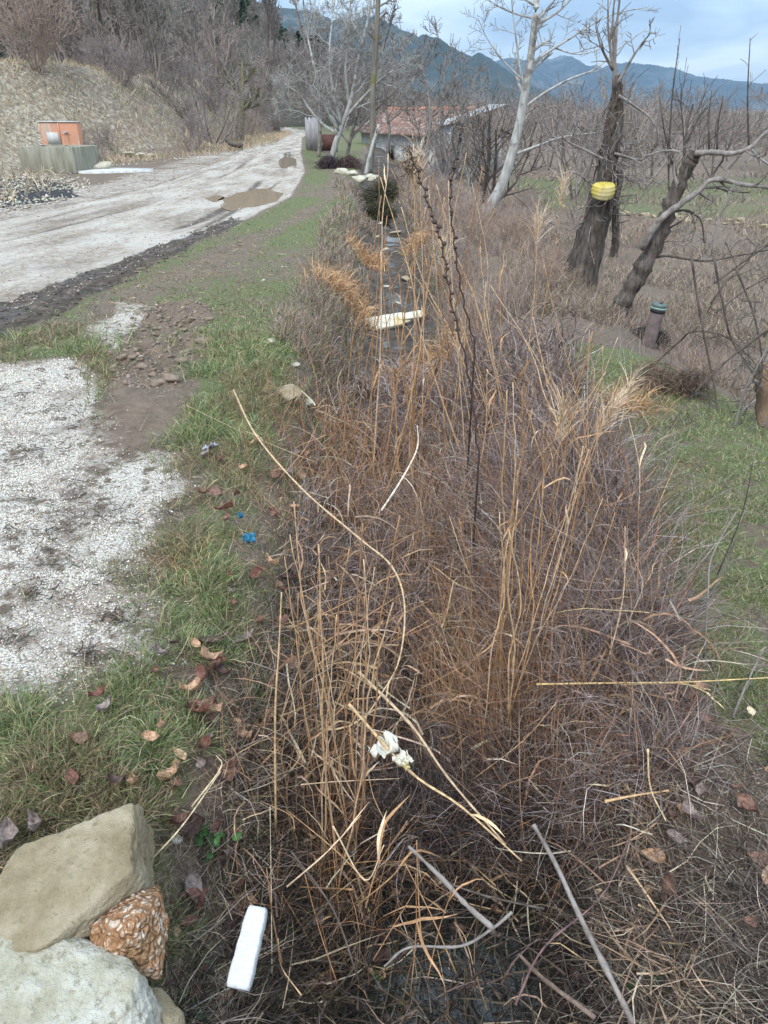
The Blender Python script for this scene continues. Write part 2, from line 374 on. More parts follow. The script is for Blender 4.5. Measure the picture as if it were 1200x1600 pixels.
# ------------------------------------------------------------------ ground sheet, split by what it is
def masks(x, y):
    wx = x + .25 * (fbm(x * 1.7, y * 1.7, 41, 3) - .5); wy = y + .25 * (fbm(x * 1.7, y * 1.7, 47, 3) - .5)
    xl, xr, bf = road_l(y), road_r(y), bank_f(y)
    gravel = 1 - sm(-.28, .22, sdf(wx, wy, GRAVEL))
    track = 1 - sm(-.06, .10, sdf(wx, wy, TRACK))
    gravel = gravel * (1 - .50 * track)
    pale = (1 - sm(-.12, .2, sdf(wx, wy, PALE2))) * .62
    gravel = np.maximum(gravel, pale)
    mud = 1 - sm(-.15, .12, sdf(wx, wy, MUDSTRIP))
    road = sm(-.25, .1, x - xl) * (1 - sm(-.15, .25, x - xr))
    # gravelly verge left of the road
    vg = sm(-2.6, -1.2, x - xl) * (1 - sm(-.2, .2, x - xl)) * sm(8, 11, y) * (1 - sm(30, 50, y))
    gravel = np.maximum(gravel, vg * (.52 + .3 * (fbm(x, y, 8, 3) - .5)))
    t = (x - xl) / (xr - xl)
    trk = 0
    for tc_, tw_, ta_ in ((.10, .035, .5), (.27, .05, .55), (.36, .03, .5), (.62, .03, .45), (.74, .05, .6), (.88, .04, .55)):
        trk = trk + ta_ * np.exp(-((t + .05 * np.sin(y * .35 + tc_ * 9) - tc_) / tw_) ** 2) * sm(.30, .62, fbm(x * .5 + tc_ * 20, y * .22, 78, 4))
    mud = np.maximum(mud, trk * 1.05)
    mud = np.maximum(mud, .42 * np.exp(-((t - .80) / .1) ** 2) * sm(4, 9, y) * sm(.35, .6, fbm(x * .8, y * .8, 77, 3)) * 1.3)
    mud = np.maximum(mud, .38 * np.exp(-((t - .02) / .06) ** 2))
    ruts = 1 - sm(-.15, .1, sdf(wx, wy, RUTS))
    for (a_, b_) in SCRAPS:
        c_ = Z(a_, b_); mud = np.maximum(mud, .50 * np.exp(-(((x - c_[0]) / .15) ** 2 + ((y - c_[1]) / .09) ** 2)))
    q = x - ditch_c(y)
    left = sm(-.1, .25, x - xr) * (1 - sm(-.85, -.42, q))
    grass = left * (.54 + .75 * (fbm(x * 1.1, y * .9, 12, 4) - .42)) 
    grass = grass * (1 - .9 * ruts) * (1 - track)
    pth = np.exp(-((x - (road_r(y) + (0.55 + .02 * y))) / .22) ** 2); grass = grass * (1 - .45 * pth)
    rg = sm(.75, 1.15, q) * (1 - sm(2.2, 3.0, x - .15 * (y - 3))) * (1 - sm(5.5, 8, y)) * sm(1.25, 1.9, y + .6 * (x - 1))
    grass = np.maximum(grass, rg * (.35 + .5 * fbm(x * 1.7, y * 1.7, 106, 3)))
    fld = sm(3, 6, x) * sm(19, 24, y) * (1 - sm(34, 40, y)); grass = np.maximum(grass, fld * (.30 + .5 * fbm(x * .4, y * .4, 88, 3)))
    b = bf - x
    stony = sm(-.5, .8, b) * (.66 - .18 * sm(24, 34, y)) + sm(-1.5, -.3, b) * sm(-8, -4, -y + 24) * 0
    stony = np.where((b > -1.8) & (b <= .8) & (y < 24), np.maximum(stony, .5), stony)
    char = 1 - sm(-.3, .2, sdf(wx, wy, CHAR))
    mud = np.maximum(mud, 1.1 * np.exp(-np.abs((x - ditch_c(y)) / .58) ** 4))  # wet mud on the ditch floor, its near-black also painting in deep shade
    return dict(gravel=gravel * (1 - ruts * .7), mud=np.maximum(mud, 0), grass=grass * (1 - gravel), road=road, stony=stony, char=char, ruts=ruts, b=b, q=q, rg=rg, left=left, track=track)
def build_ground():
    ys = [-8., -5, -3, -2, -1, -.3, .1, .4]; y = .55
    while y < 9000:
        ys.append(y); y += max(.021, .0095 * y) if y < 70 else .06 * y
    ys = np.array(ys)
    nu = 430; s = np.linspace(-1, 1, nu); us = .62 * s + 1.6 * s ** 5 * np.abs(s) ** 2
    wy = np.maximum(ys, 0) * 1.0 + .9
    X = us[None] * wy[:, None] * np.where(ys < .5, 4, 1)[:, None] ** (np.abs(s) ** 3)[None]; Y = np.broadcast_to(ys[:, None], X.shape)
    Zh = H(X, Y); V = np.stack([X, Y, Zh], -1).reshape(-1, 3)
    mk = masks(X, Y)
    a = np.stack([mk['gravel'], mk['mud'], mk['grass']], -1).reshape(-1, 3)
    bb = np.stack([mk['road'], mk['stony'], mk['char']], -1).reshape(-1, 3)
    rc = np.stack([(X - road_l(Y)) / (road_r(Y) - road_l(Y)), Y * .1, Y * 0], -1).reshape(-1, 3)
    nr, nc = X.shape
    i = np.arange(nr - 1)[:, None] * nc; j = np.arange(nc - 1)[None]
    Q = np.stack([i + j, i + j + 1, i + nc + j + 1, i + nc + j], -1).reshape(-1, 4)
    def fc(k): return ((mk[k][:-1, :-1] + mk[k][1:, 1:]) / 2).ravel()
    cx = ((X[:-1, :-1] + X[1:, 1:]) / 2).ravel(); cy = ((Y[:-1, :-1] + Y[1:, 1:]) / 2).ravel()
    lab = np.zeros(len(Q), int)
    lab[(cx > 2.4) & (cy > 4)] = 1
    lab[(np.abs(fc('q')) < .62) & (cy < 24)] = 2
    lab[(fc('b') > 0)] = 3
    lab[(fc('gravel') > .5) & (fc('b') <= 0)] = 4
    lab[(fc('road') > .5) | (fc('mud') > .6)] = 5
    names = ['ground', 'field', 'ditch', 'hillside', 'gravel_patch', 'dirt_road']
    for k, nm in enumerate(names):
        q = Q[lab == k]
        if not len(q): continue
        u, inv = np.unique(q.ravel(), return_inverse=True)
        me = raw_mesh(nm, V[u], inv.reshape(-1, 4), None, M['ground'], None, True, {'mA': a[u], 'mB': bb[u], 'mC': rc[u]})
        tag(link(nm, me), kind='structure')
build_ground()

# ------------------------------------------------------------------ water
def mat_water(name, col, rough=.03):
    m, t, b, out = new_mat(name); b.inputs['Base Color'].default_value = col + (1,); b.inputs['Roughness'].default_value = rough
    b.inputs['Specular IOR Level'].default_value = .5; bump(t, b, noise(t, geopos(t), 14, 3), .12, .01); return m
M['mudwater'] = mat_water('muddy_water', (.30, .225, .15)); M['ditchwater'] = mat_water('ditch_water', (.02, .022, .018))
for pd in (PUD1, PUD2, PUD3):
    c = np.mean(pd, axis=0); V = [(c[0], c[1], -.022)]; sp = spline([tuple(p) + (0,) for p in pd] + [tuple(pd[0]) + (0,)], 5)[:-1]
    for p in sp: V.append((c[0] + (p[0] - c[0]) * 1.25, c[1] + (p[1] - c[1]) * 1.25, -.022))
    n = len(sp); me = raw_mesh('puddle', V, None, [(0, 1 + k, 1 + (k + 1) % n) for k in range(n)], M['mudwater']); tag(link('puddle', me), kind='structure')
def strip_water(y0, y1, z, n=24, w=.42):
    V = []; 
    for y in np.linspace(y0, y1, n): 
        c = float(ditch_c(y)); V += [(c - w, y, z), (c + w, y, z)]
    Q = [(2 * k, 2 * k + 1, 2 * k + 3, 2 * k + 2) for k in range(n - 1)]
    return V, Q
for (a, b_, z) in ((.2, 2.3, -.685), (5.5, 19.5, -.60)):
    V, Q = strip_water(a, b_, z, 24, .42 if a < 1 else .17); tag(link('ditch_water', raw_mesh('ditch_water', V, Q, None, M['ditchwater'])), kind='structure')

# ------------------------------------------------------------------ hills, mountains
def mat_hill(name, cols, scale):
    m, t, b, out = new_mat(name); p = geopos(t)
    n = noise(t, p, scale, 9, .7); c = ramp(t, n, cols)
    LK(t, c, b.inputs['Base Color']); b.inputs['Roughness'].default_value = .95
    bump(t, b, noise(t, p, scale * 2.5, 8, .7), 1.0, 1.2 / scale * .25); return m
M['hill'] = mat_hill('scrub_hill', [(.36, (.035, .045, .025)), (.5, (.085, .075, .055)), (.64, (.14, .115, .095))], .09)
M['mountain'] = mat_hill('forest_mountain', [(.35, (.02, .035, .03)), (.55, (.05, .07, .055)), (.68, (.16, .16, .15))], .008)
M['mountain2'] = mat_hill('rocky_mountain', [(.35, (.025, .04, .045)), (.52, (.055, .075, .08)), (.66, (.17, .18, .19))], .006)
def ridge(name, sky, D0, D1, D2, zb, mat, amp, seed, na=220, nd=60):
    px = np.linspace(sky[0][0], sky[-1][0], na); py = np.interp(px, [s[0] for s in sky], [s[1] for s in sky])
    V = []
    zb -= 3; lat = 1 - sm(.90, 1.0, np.linspace(0, 1, na))
    for k, s in enumerate(np.linspace(0, 1, nd)):
        D = D0 + (D1 - D0) * s / .7 if s < .7 else D1 + (D2 - D1) * (s - .7) / .3
        f = math.sin(min(s / .7, 1) * math.pi / 2) ** 1.3 if s < .7 else math.cos((s - .7) / .3 * math.pi / 2)
        for a, b_, lf in zip(px, py, lat):
            d = ray(a, 150); x = d[0] / d[1] * D; dd = ray(a, b_); top = CAMZ + dd[2] / dd[1] * D1
            V.append((x, D, zb + (top - zb) * f * lf))
    V = np.array(V); sc = 6.0 / (D2 - D0)
    rn = 1 - np.abs(2 * fbm(V[:, 0] * sc * 1.6, V[:, 1] * sc * .8, seed, 6) - 1)
    f = np.clip((V[:, 2] - zb) / max(1, V[:, 2].max() - zb), 0, 1)
    V[:, 2] += amp * (rn - .75) * np.minimum(f * 2.5, 1)
    i = np.arange(nd - 1)[:, None] * na; j = np.arange(na - 1)[None]
    Q = np.stack([i + j, i + j + 1, i + na + j + 1, i + na + j], -1).reshape(-1, 4)
    return tag(link(name, raw_mesh(name, V, Q, None, mat)), kind='structure')
HILL_SKY = [(-900, -160), (-400, -120), (0, -60), (200, -40), (330, 0), (400, 30), (450, 70), (520, 105), (600, 135), (720, 158), (800, 164)]
ridge('wooded_hill', HILL_SKY, 75, 190, 320, 2, M['hill'], 4, 61)
ridge('mountain', [(250, 20), (400, 20), (520, 40), (600, 42), (650, 52), (682, 55), (700, 72), (740, 93), (800, 128), (860, 152), (950, 164)], 1500, 2300, 3200, -5, M['mountain'], 80, 71)
ridge('mountain', [(600, 120), (740, 100), (800, 98), (870, 96), (930, 104), (1000, 108), (1040, 112), (1090, 128), (1150, 136), (1250, 140), (1500, 132), (2000, 120)], 3300, 4600, 6000, -5, M['mountain2'], 110, 81)

# ------------------------------------------------------------------ strands (grass, straw, wiry herbs)
def unit(v): return v / (np.linalg.norm(v, axis=1)[:, None] + 1e-9)
def strands(base, d, L, w, col, seg=3, curl=.3, grav=.3, r=None, taper=True, dark=1.0):
    r = r or rng
    n = len(base); p = base.copy(); d = unit(d); V = np.zeros((n, 2 * seg + 1, 3), np.float32); 
    side = unit(np.cross(d, unit(r.normal(size=(n, 3)))))
    bend = r.normal(size=(n, 3)) * curl
    for k in range(seg):
        ww = w * (1 - .6 * k / seg if taper else 1)
        V[:, 2 * k] = p - side * (ww / 2)[:, None]; V[:, 2 * k + 1] = p + side * (ww / 2)[:, None]
        p = p + d * (L / seg)[:, None]
        bend = bend * .6 + r.normal(size=(n, 3)) * curl * .6
        d = d + bend; d[:, 2] -= grav * (k + 1) / seg; d = unit(d)
        side = unit(side - d * np.sum(side * d, 1)[:, None])
    V[:, 2 * seg] = p
    nv = 2 * seg + 1; o = np.arange(n)[:, None] * nv
    Q = np.concatenate([o + np.array([[2 * k, 2 * k + 1, 2 * k + 3, 2 * k + 2]]) for k in range(seg - 1)], 0)
    T = o + np.array([[2 * seg - 2, 2 * seg - 1, 2 * seg]])
    C = np.repeat(col[:, None, :], nv, 1)
    return V.reshape(-1, 3), Q, T, C.reshape(-1, 3)
def stuff(name, parts, mat, label, cat):
    V = []; Q = []; T = []; C = []; n = 0
    for v, q, t, c in parts: V.append(v); Q.append(q + n); T.append(t + n); C.append(c); n += len(v)
    o = link(name, raw_mesh(name, np.vstack(V), np.vstack(Q), np.vstack(T), mat, np.vstack(C)))
    return tag(o, label, cat, kind='stuff')
def sample(n, px0, px1, py0, py1, z=-.1):
    px = rng.uniform(px0, px1, n); py = rng.uniform(py0, py1, n)
    u = (px - 600) / FPX; v = (800 - py) / FPX
    dy = CP + v * SP; dz = -SP + v * CP; t = (z - CAMZ) / np.minimum(dz, -1e-3)
    return u * t, dy * t
def pal(n, cols, wts, jit=.25):
    cols = np.array(cols); k = rng.choice(len(cols), n, p=np.array(wts) / sum(wts))
    return np.clip(cols[k] * (1 + rng.uniform(-jit, jit, (n, 1))) * (1 + rng.uniform(-.08, .08, (n, 3))), 0, 1)
def zup(n, lean=.4, dirx=0, diry=0):
    d = rng.normal(size=(n, 3)) * lean; d[:, 2] = 1; d[:, 0] += dirx; d[:, 1] += diry; return d
def on(x, y, dz=-.01): return np.stack([x, y, H(x, y) + dz], 1)
GREENS = [(.14, .195, .065), (.20, .25, .13), (.25, .285, .12), (.10, .145, .06), (.34, .31, .17), (.42, .34, .21)]

def grass_left():
    x, y = sample(260000, -80, 620, 222, 1640, 0)
    m = masks(x, y)
    tuft = fbm(x * 9, y * 9, 90, 2)
    big = fbm(x * 1.6, y * 1.3, 92, 3)
    near = 1 - sm(2.0, 4.0, y)
    dens = m['left'] * (1 - m['road']) * (1 - np.clip(m['gravel'] * 1.25, 0, 1)) * (1 - .92 * m['ruts']) * (1 - m['track']) * (1 - m['mud'] * .9) * sm(.36, .60, tuft * .55 + big * .5)
    dens = np.where(m['q'] > -.62, dens + .25 * (m['q'] < -.28), dens)
    keep = rng.rand(len(x)) < dens * 1.15
    x, y, big, tuft = x[keep][:115000], y[keep][:115000], big[keep][:115000], tuft[keep][:115000]
    n = len(x); L = rng.uniform(.02, .066, n) * (.6 + 1.1 * tuft) * (1 + .15 * y * (y < 6)) * (1 - .45 * sm(4, 9, y))
    w = rng.uniform(.0022, .0042, n) * np.maximum(1, y / 2.6)
    dry = sm(.42, .56, fbm(x * 2.3, y * 2.3, 95, 3)) * 1.3
    g = pal(n, GREENS, [2.5, 3, 2.4, 1.6, 2, 1.5]); dr = pal(n, [(.33, .25, .15), (.22, .16, .11), (.18, .17, .08)], [1, 1, 1])
    c = np.where((rng.rand(n) < dry * .55)[:, None], dr, g)
    # blades of one tuft lean away from its heart
    gx = (tuft - fbm((x + .02) * 9, y * 9, 90, 2)) * 6; gy = (tuft - fbm(x * 9, (y + .02) * 9, 90, 2)) * 6
    d = zup(n, .55); d[:, 0] += gx; d[:, 1] += gy
    stuff('roadside_grass', [strands(on(x, y), d, L, w, c, 3, .22, .55)], M['grass'], 'short green grass growing between the track and the ditch', 'grass')
grass_left()
def grass_right():
    x, y = sample(120000, 880, 1420, 560, 1500, -.15)
    m = masks(x, y); big = fbm(x * 2.2, y * 2.2, 102, 3); tuft = fbm(x * 9, y * 9, 104, 2)
    keep = rng.rand(len(x)) < m['rg'] * sm(.40, .60, big * .6 + tuft * .5) * 1.2
    x, y, tuft = x[keep][:42000], y[keep][:42000], tuft[keep][:42000]; n = len(x)
    c = pal(n, [(.17, .21, .08), (.24, .275, .13), (.13, .16, .065), (.22, .25, .16), (.38, .34, .20), (.26, .19, .13)], [3, 3, 1, 2, 2.4, 1])
    stuff('bank_grass', [strands(on(x, y), zup(n, .6), rng.uniform(.02, .06, n) * (.6 + tuft), rng.uniform(.0022, .004, n) * np.maximum(1, y / 2.6), c, 3, .22, .5)], M['grass'], 'bright green grass on the right bank of the ditch', 'grass')
grass_right()

GREYS = [(.20, .155, .145), (.31, .255, .24), (.135, .092, .082), (.24, .145, .10), (.48, .41, .36), (.07, .047, .042)]
TANS = [(.36, .205, .11), (.43, .27, .155), (.29, .155, .08), (.48, .35, .23), (.22, .115, .062)]
def thicket():
    parts = []
    # wiry grey herb mass filling the ditch
    x, y = sample(150000, 380, 1180, 430, 1230, -.25)
    q = x - ditch_c(y)
    edge = sm(-.62, -.25, q) * (1 - sm(.70 + .15 * (y - 2), .98 + .17 * (y - 2), q))
    hole = np.exp(-(((x - .22) / .22) ** 2 + ((y - 2.35) / .38) ** 2)) + .8 * np.exp(-(((x + .22) / .14) ** 2 + ((y - 2.3) / .4) ** 2)); hole += np.exp(-(((x + .1) / .3) ** 2 + ((y - 1.2) / .35) ** 2))
    cl = fbm(x * 4, y * 4, 111, 3)
    keep = rng.rand(len(x)) < edge * np.clip(1 - .95 * hole, 0, 1) * sm(.32, .56, cl) * (1 - sm(5.2, 6.8, y))
    x, y, q = x[keep][:58000], y[keep][:58000], q[keep][:58000]; n = len(x)
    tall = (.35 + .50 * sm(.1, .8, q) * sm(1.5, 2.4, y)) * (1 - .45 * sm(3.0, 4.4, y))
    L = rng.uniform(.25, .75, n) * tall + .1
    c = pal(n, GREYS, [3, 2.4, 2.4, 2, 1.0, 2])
    dk = (rng.rand(n) < .75 * (1 - sm(1.9, 2.5, y)) * (1 - sm(.3, .55, q))); c = np.where(dk[:, None], c * .3, c)  # stems in the near hollow coloured darker, painting in its shade
    b = on(x, y); b[:, 2] += rng.uniform(0, .25, n) * sm(-.4, 0, q) * (1 - sm(.5, .9, q))
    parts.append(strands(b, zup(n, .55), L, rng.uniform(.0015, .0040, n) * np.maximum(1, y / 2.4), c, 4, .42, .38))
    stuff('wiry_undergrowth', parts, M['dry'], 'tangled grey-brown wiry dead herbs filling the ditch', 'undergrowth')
    # orange dry grass blades among them
    parts = []
    for (cx, cy, sx, sy, n, l0, l1, lean) in ((.50, 2.15, .12, .24, 2300, .3, .75, .25), (.50, 2.9, .24, .40, 1500, .3, .75, .25), (-.16, 1.75, .13, .25, 1000, .2, .5, .4),
                                            (.1, 4.2, .4, .6, 1100, .3, .6, .35), (.35, 3.5, .3, .4, 800, .3, .7, .3), (.75, 3.0, .25, .5, 600, .3, .6, .3)):
        x = rng.normal(cx, sx, n); y = np.maximum(rng.normal(cy, sy, n), 1.15)
        parts.append(strands(on(x, y), zup(n, lean), rng.uniform(l0, l1, n), rng.uniform(.002, .0045, n), pal(n, TANS, [3, 2, 3, 1, 1]), 4, .16, .28))
    x, y = sample(9000, 420, 1050, 600, 1500, -.2); q = x - ditch_c(y); k = (q > -.5) & (q < .9) & (y > 1.55) & (rng.rand(len(x)) < .35); x, y = x[k][:1700], y[k][:1700]; n = len(x)
    b = on(x, y); b[:, 2] += rng.uniform(0, .38, n) * sm(1.4, 2.0, y); d = zup(n, .9); d[:, 2] = rng.uniform(-.3, 1.2, n)
    parts.append(strands(b, d, rng.uniform(.12, .36, n), rng.uniform(.005, .012, n), pal(n, [(.42, .28, .17), (.52, .42, .31), (.30, .18, .11), (.20, .12, .08)], [2, 1.3, 2, 2]), 5, .22, .45))
    stuff('dry_reed_grass', parts, M['dry'], 'orange-brown dead reed grass standing through the thicket', 'dry grass')
thicket()
def tussocks():
    spots = [((530, 465), .42, 900), ((572, 412), .4, 600), ((555, 480), .3, 500), ((590, 700), .35, 1100), ((540, 690), .3, 600), ((640, 600), .35, 700), ((300, 880), .12, 260), ((660, 380), .4, 500), ((430, 800), .12, 150), ((980, 640), .3, 350), ((700, 560), .35, 700)]
    for (px, py), L, n in spots:
        c = G(px, py); x = c[0] + rng.normal(0, .05 + .010 * c[1], n).clip(-.3, .3); y = c[1] + rng.normal(0, .05 + .015 * c[1], n).clip(-.4, .4)
        a = rng.uniform(0, 2 * math.pi, n); d = np.stack([np.cos(a), np.sin(a), rng.uniform(.2, 1.9, n)], 1) + rng.normal(size=(n, 3)) * .35
        v, q, t, cc = strands(on(x, y), d, rng.uniform(.2, 1, n) * L, rng.uniform(.002, .004, n) * max(1, c[1] / 3), pal(n, [(.50, .31, .17), (.42, .24, .12), (.55, .38, .22), (.33, .19, .10)], [3, 3, 2, 1]), 4, .26, .6)
        o0 = np.array([c[0], c[1], c[2]]); me = raw_mesh('grass_tussock', v - o0, q, t, M['dry'], cc); o = link('grass_tussock', me, None, tuple(o0))
        lab = {(530, 465): 'large drooping orange grass tussock on the left bank level with the white board', (572, 412): 'orange grass tussock overhanging the ditch beyond the white board', (555, 480): 'small orange tussock touching the left end of the white board',
               (590, 700): 'flattened orange tussock in the ditch behind the pale curled reed', (540, 690): 'orange-brown tussock beside the flat stone on the bank', (640, 600): 'orange tussock in the ditch just below the white board', (300, 880): 'yellowish tuft at the edge of the pale gravel',
               (660, 380): 'orange tussock on the right bank by the ditch water', (430, 800): 'small tan tuft near the blue plastic scrap', (980, 640): 'tan tussock under the drooping reed plume on the right bank', (700, 560): 'pale orange tussock at the foot of the dark seed stalks'}[(px, py)]
        tag(o, lab, 'grass tussock', 'drooping orange grass tussocks')
tussocks()
def litter():
    parts = []
    x, y = sample(60000, 180, 1300, 1080, 1680, -.3); q = x - ditch_c(y)
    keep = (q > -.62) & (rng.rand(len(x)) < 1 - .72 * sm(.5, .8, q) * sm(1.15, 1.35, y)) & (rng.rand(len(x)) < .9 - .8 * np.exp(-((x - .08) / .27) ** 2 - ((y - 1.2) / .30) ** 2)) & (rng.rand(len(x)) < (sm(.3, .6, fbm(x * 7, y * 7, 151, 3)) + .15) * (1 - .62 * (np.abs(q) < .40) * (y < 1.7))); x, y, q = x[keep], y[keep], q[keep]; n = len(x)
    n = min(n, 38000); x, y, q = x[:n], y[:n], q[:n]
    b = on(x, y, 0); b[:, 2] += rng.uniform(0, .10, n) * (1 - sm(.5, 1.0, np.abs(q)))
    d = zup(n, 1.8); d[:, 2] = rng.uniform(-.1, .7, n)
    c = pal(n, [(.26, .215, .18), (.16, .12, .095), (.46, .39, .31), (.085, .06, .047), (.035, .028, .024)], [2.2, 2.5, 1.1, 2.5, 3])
    c = np.where(((q < .46) & (q > -.50) & (rng.rand(n) < .92))[:, None], pal(n, [(.035, .028, .024), (.07, .05, .042), (.018, .015, .014), (.14, .11, .09)], [3, 2, 4, .8]), c)  # dark wet tones along the ditch bottom, with the hollow's shade painted in
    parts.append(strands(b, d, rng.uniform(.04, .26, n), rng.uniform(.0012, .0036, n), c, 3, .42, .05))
    x, y = sample(9000, 380, 1250, 1000, 1650, -.3); q = x - ditch_c(y); k = (q > -.55) & (q < .75); x, y, q = x[k][:2200], y[k][:2200], q[k][:2200]; n = len(x)
    b = on(x, y, 0); b[:, 2] += rng.uniform(.02, .2, n) * (1 - sm(.5, .8, np.abs(q))); d = zup(n, 1.8); d[:, 2] = rng.uniform(-.2, .9, n)
    dk = (rng.rand(n) < .8) & (np.abs(q + .02) < .5) & (y < 2.0)  # broad pieces in the hollow get a darker colour as painted shade
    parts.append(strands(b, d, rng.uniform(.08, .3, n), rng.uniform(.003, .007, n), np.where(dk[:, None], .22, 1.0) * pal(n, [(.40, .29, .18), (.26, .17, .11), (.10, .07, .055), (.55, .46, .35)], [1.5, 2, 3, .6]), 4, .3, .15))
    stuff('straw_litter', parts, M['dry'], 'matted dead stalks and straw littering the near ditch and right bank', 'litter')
    # dead bits in the grass on the left side
    x, y = sample(26000, -60, 620, 330, 1640, 0); m = masks(x, y)
    keep = rng.rand(len(x)) < (.25 + .6 * sm(-1.1, -.5, m['q'])) * (m['q'] < -.3) * (1 - m['road']) * (1 - .6 * m['gravel'])
    x, y = x[keep], y[keep]; n = len(x); d = zup(n, 1.5); d[:, 2] = rng.uniform(.0, .8, n)
    a = strands(on(x, y, .008), d, rng.uniform(.03, .14, n), rng.uniform(.0015, .003, n) * np.maximum(1, y / 3), pal(n, [(.34, .26, .18), (.2, .14, .1), (.10, .07, .055), (.45, .37, .26)], [2, 2, 2, 1]), 3, .3, .05)
    stuff('dead_stalk_litter', [a], M['dry'], 'dead brown stalks scattered through the roadside grass', 'litter')
    # dark twigs and rotted scraps on the pale gravel
    cs = [(90, 640), (130, 660), (60, 700), (30, 715), (120, 770), (170, 800), (100, 830), (215, 715), (40, 780), (60, 935), (30, 1000), (200, 905), (150, 1030), (90, 880), (20, 840), (20, 620), (250, 800), (180, 970)]
    px = []; py = []
    for a_, b_ in cs:
        k = rng.randint(25, 90); px += list(rng.normal(a_, 24, k)); py += list(rng.normal(b_, 11, k))
    pts = np.array([Z(a_, b_)[:2] for a_, b_ in zip(px, py)]); n = len(pts); d = zup(n, 2); d[:, 2] = rng.uniform(.05, .5, n)
    a = strands(on(pts[:, 0], pts[:, 1], .010), d, rng.uniform(.015, .07, n), rng.uniform(.003, .007, n), pal(n, [(.06, .05, .04), (.12, .09, .07), (.20, .15, .11)], [3, 2, 2]), 3, .4, .1)
    stuff('twig_scraps', [a], M['dry'], 'dark rotted twig scraps lying on the pale gravel', 'litter')
litter()
def midbrush():
    x, y = sample(90000, 600, 1330, 262, 640, -.45); q = x - ditch_c(y)
    x = x[q > .55]; y = y[q > .55]; q = q[q > .55]
    cl = fbm(x * 1.3, y * 1.0, 131, 3)
    lim = sm(.35, .6, cl) * (1 - .75 * sm(2.8, 4.8, x) * (y > 5)) * (1 - .9 * masks(x, y)['rg'])
    lim = lim * (1 - .93 * sm(1.35, 1.9, x) * (y < 6.9)); k = rng.rand(len(x)) < lim; x, y, q = x[k][:46000], y[k][:46000], q[k][:46000]; n = len(x)
    parts = [strands(on(x, y), zup(n, .3), rng.uniform(.15, .55, n) * (1 - .5 * sm(3, 5, x)) * (1 - .35 * sm(1.5, 2.2, x) * (y < 9)) * (.45 + .55 * sm(.35, .75, fbm(x * 2.1, y * 1.5, 138, 2))), rng.uniform(.0022, .0038, n) * np.maximum(1, y / 3.4), pal(n, [(.24, .175, .145), (.34, .265, .215), (.18, .125, .105), (.38, .26, .17), (.29, .25, .235)], [3, 3, 2, 2, 2]), 3, .2, .15)]
    stuff('bank_brush', parts, M['dry'], 'brown dead weeds and dry grass along the right bank and field edge', 'brush')
    # grey brush on both sides of the far ditch
    x, y = sample(40000, 430, 700, 285, 560, -.1); q = x - ditch_c(y)
    k = (np.abs(q) > .3) & (np.abs(q) < 1.0) & (rng.rand(len(x)) < .15 + .8 * (fbm(x * 2, y * 1.5, 133, 3) > .54)); x, y = x[k][:16000], y[k][:16000]; n = len(x)
    stuff('ditch_edge_weeds', [strands(on(x, y), zup(n, .5), rng.uniform(.05, .22, n), rng.uniform(.0025, .004, n) * np.maximum(1, y / 4), pal(n, [(.25, .20, .18), (.33, .27, .23), (.18, .13, .10), (.40, .28, .18), (.12, .14, .06)], [3, 2, 2, 2, 2]), 3, .3, .3)], M['dry'], 'grey and brown weeds lining the edges of the far ditch', 'weeds')
    x, y = sample(70000, 760, 1330, 262, 680, -.8); k = (x > 1.0 + .05 * y) & (y > 4.6) & (masks(x, y)['rg'] < .3) & (rng.rand(len(x)) < sm(.38, .62, fbm(x * 1.1, y * .8, 171, 3))); x, y = x[k][:24000], y[k][:24000]; n = len(x)
    stuff('field_weeds', [strands(on(x, y), zup(n, .6), rng.uniform(.05, .28, n), rng.uniform(.0025, .0045, n) * np.maximum(1, y / 4), pal(n, [(.30, .24, .20), (.20, .15, .12), (.40, .32, .23), (.13, .095, .08), (.20, .21, .10)], [3, 3, 2, 2, 1]), 3, .3, .2)], M['dry'], 'sparse dead weeds and leaf litter over the brown field', 'weeds')
    # slope on the left: dead grass
    x = rng.uniform(-32, -5.2, 90000); y = rng.uniform(11, 62, 90000); m = masks(x, y)
    k = (m['b'] > -1.7) & (rng.rand(len(x)) < (.35 + .9 * sm(20, 28, y)) * sm(.25, .5, fbm(x * .8, y * .8, 135, 3))) & (x > -.62 * y - 2) & ~((np.abs(x + 9.3) < 1.7) & (np.abs(y - 24.2) < 1.6))
    x, y = x[k][:42000], y[k][:42000]; n = len(x)
    stuff('slope_grass', [strands(on(x, y), zup(n, .5), rng.uniform(.12, .40, n), rng.uniform(.014, .032, n), pal(n, [(.52, .41, .27), (.42, .34, .24), (.30, .24, .18), (.25, .25, .13), (.56, .42, .28)], [3, 3, 2, 1.4, 1.5]), 3, .2, .4)], M['dry'], 'dead tan grass covering the slope left of the track', 'dry grass')
midbrush()

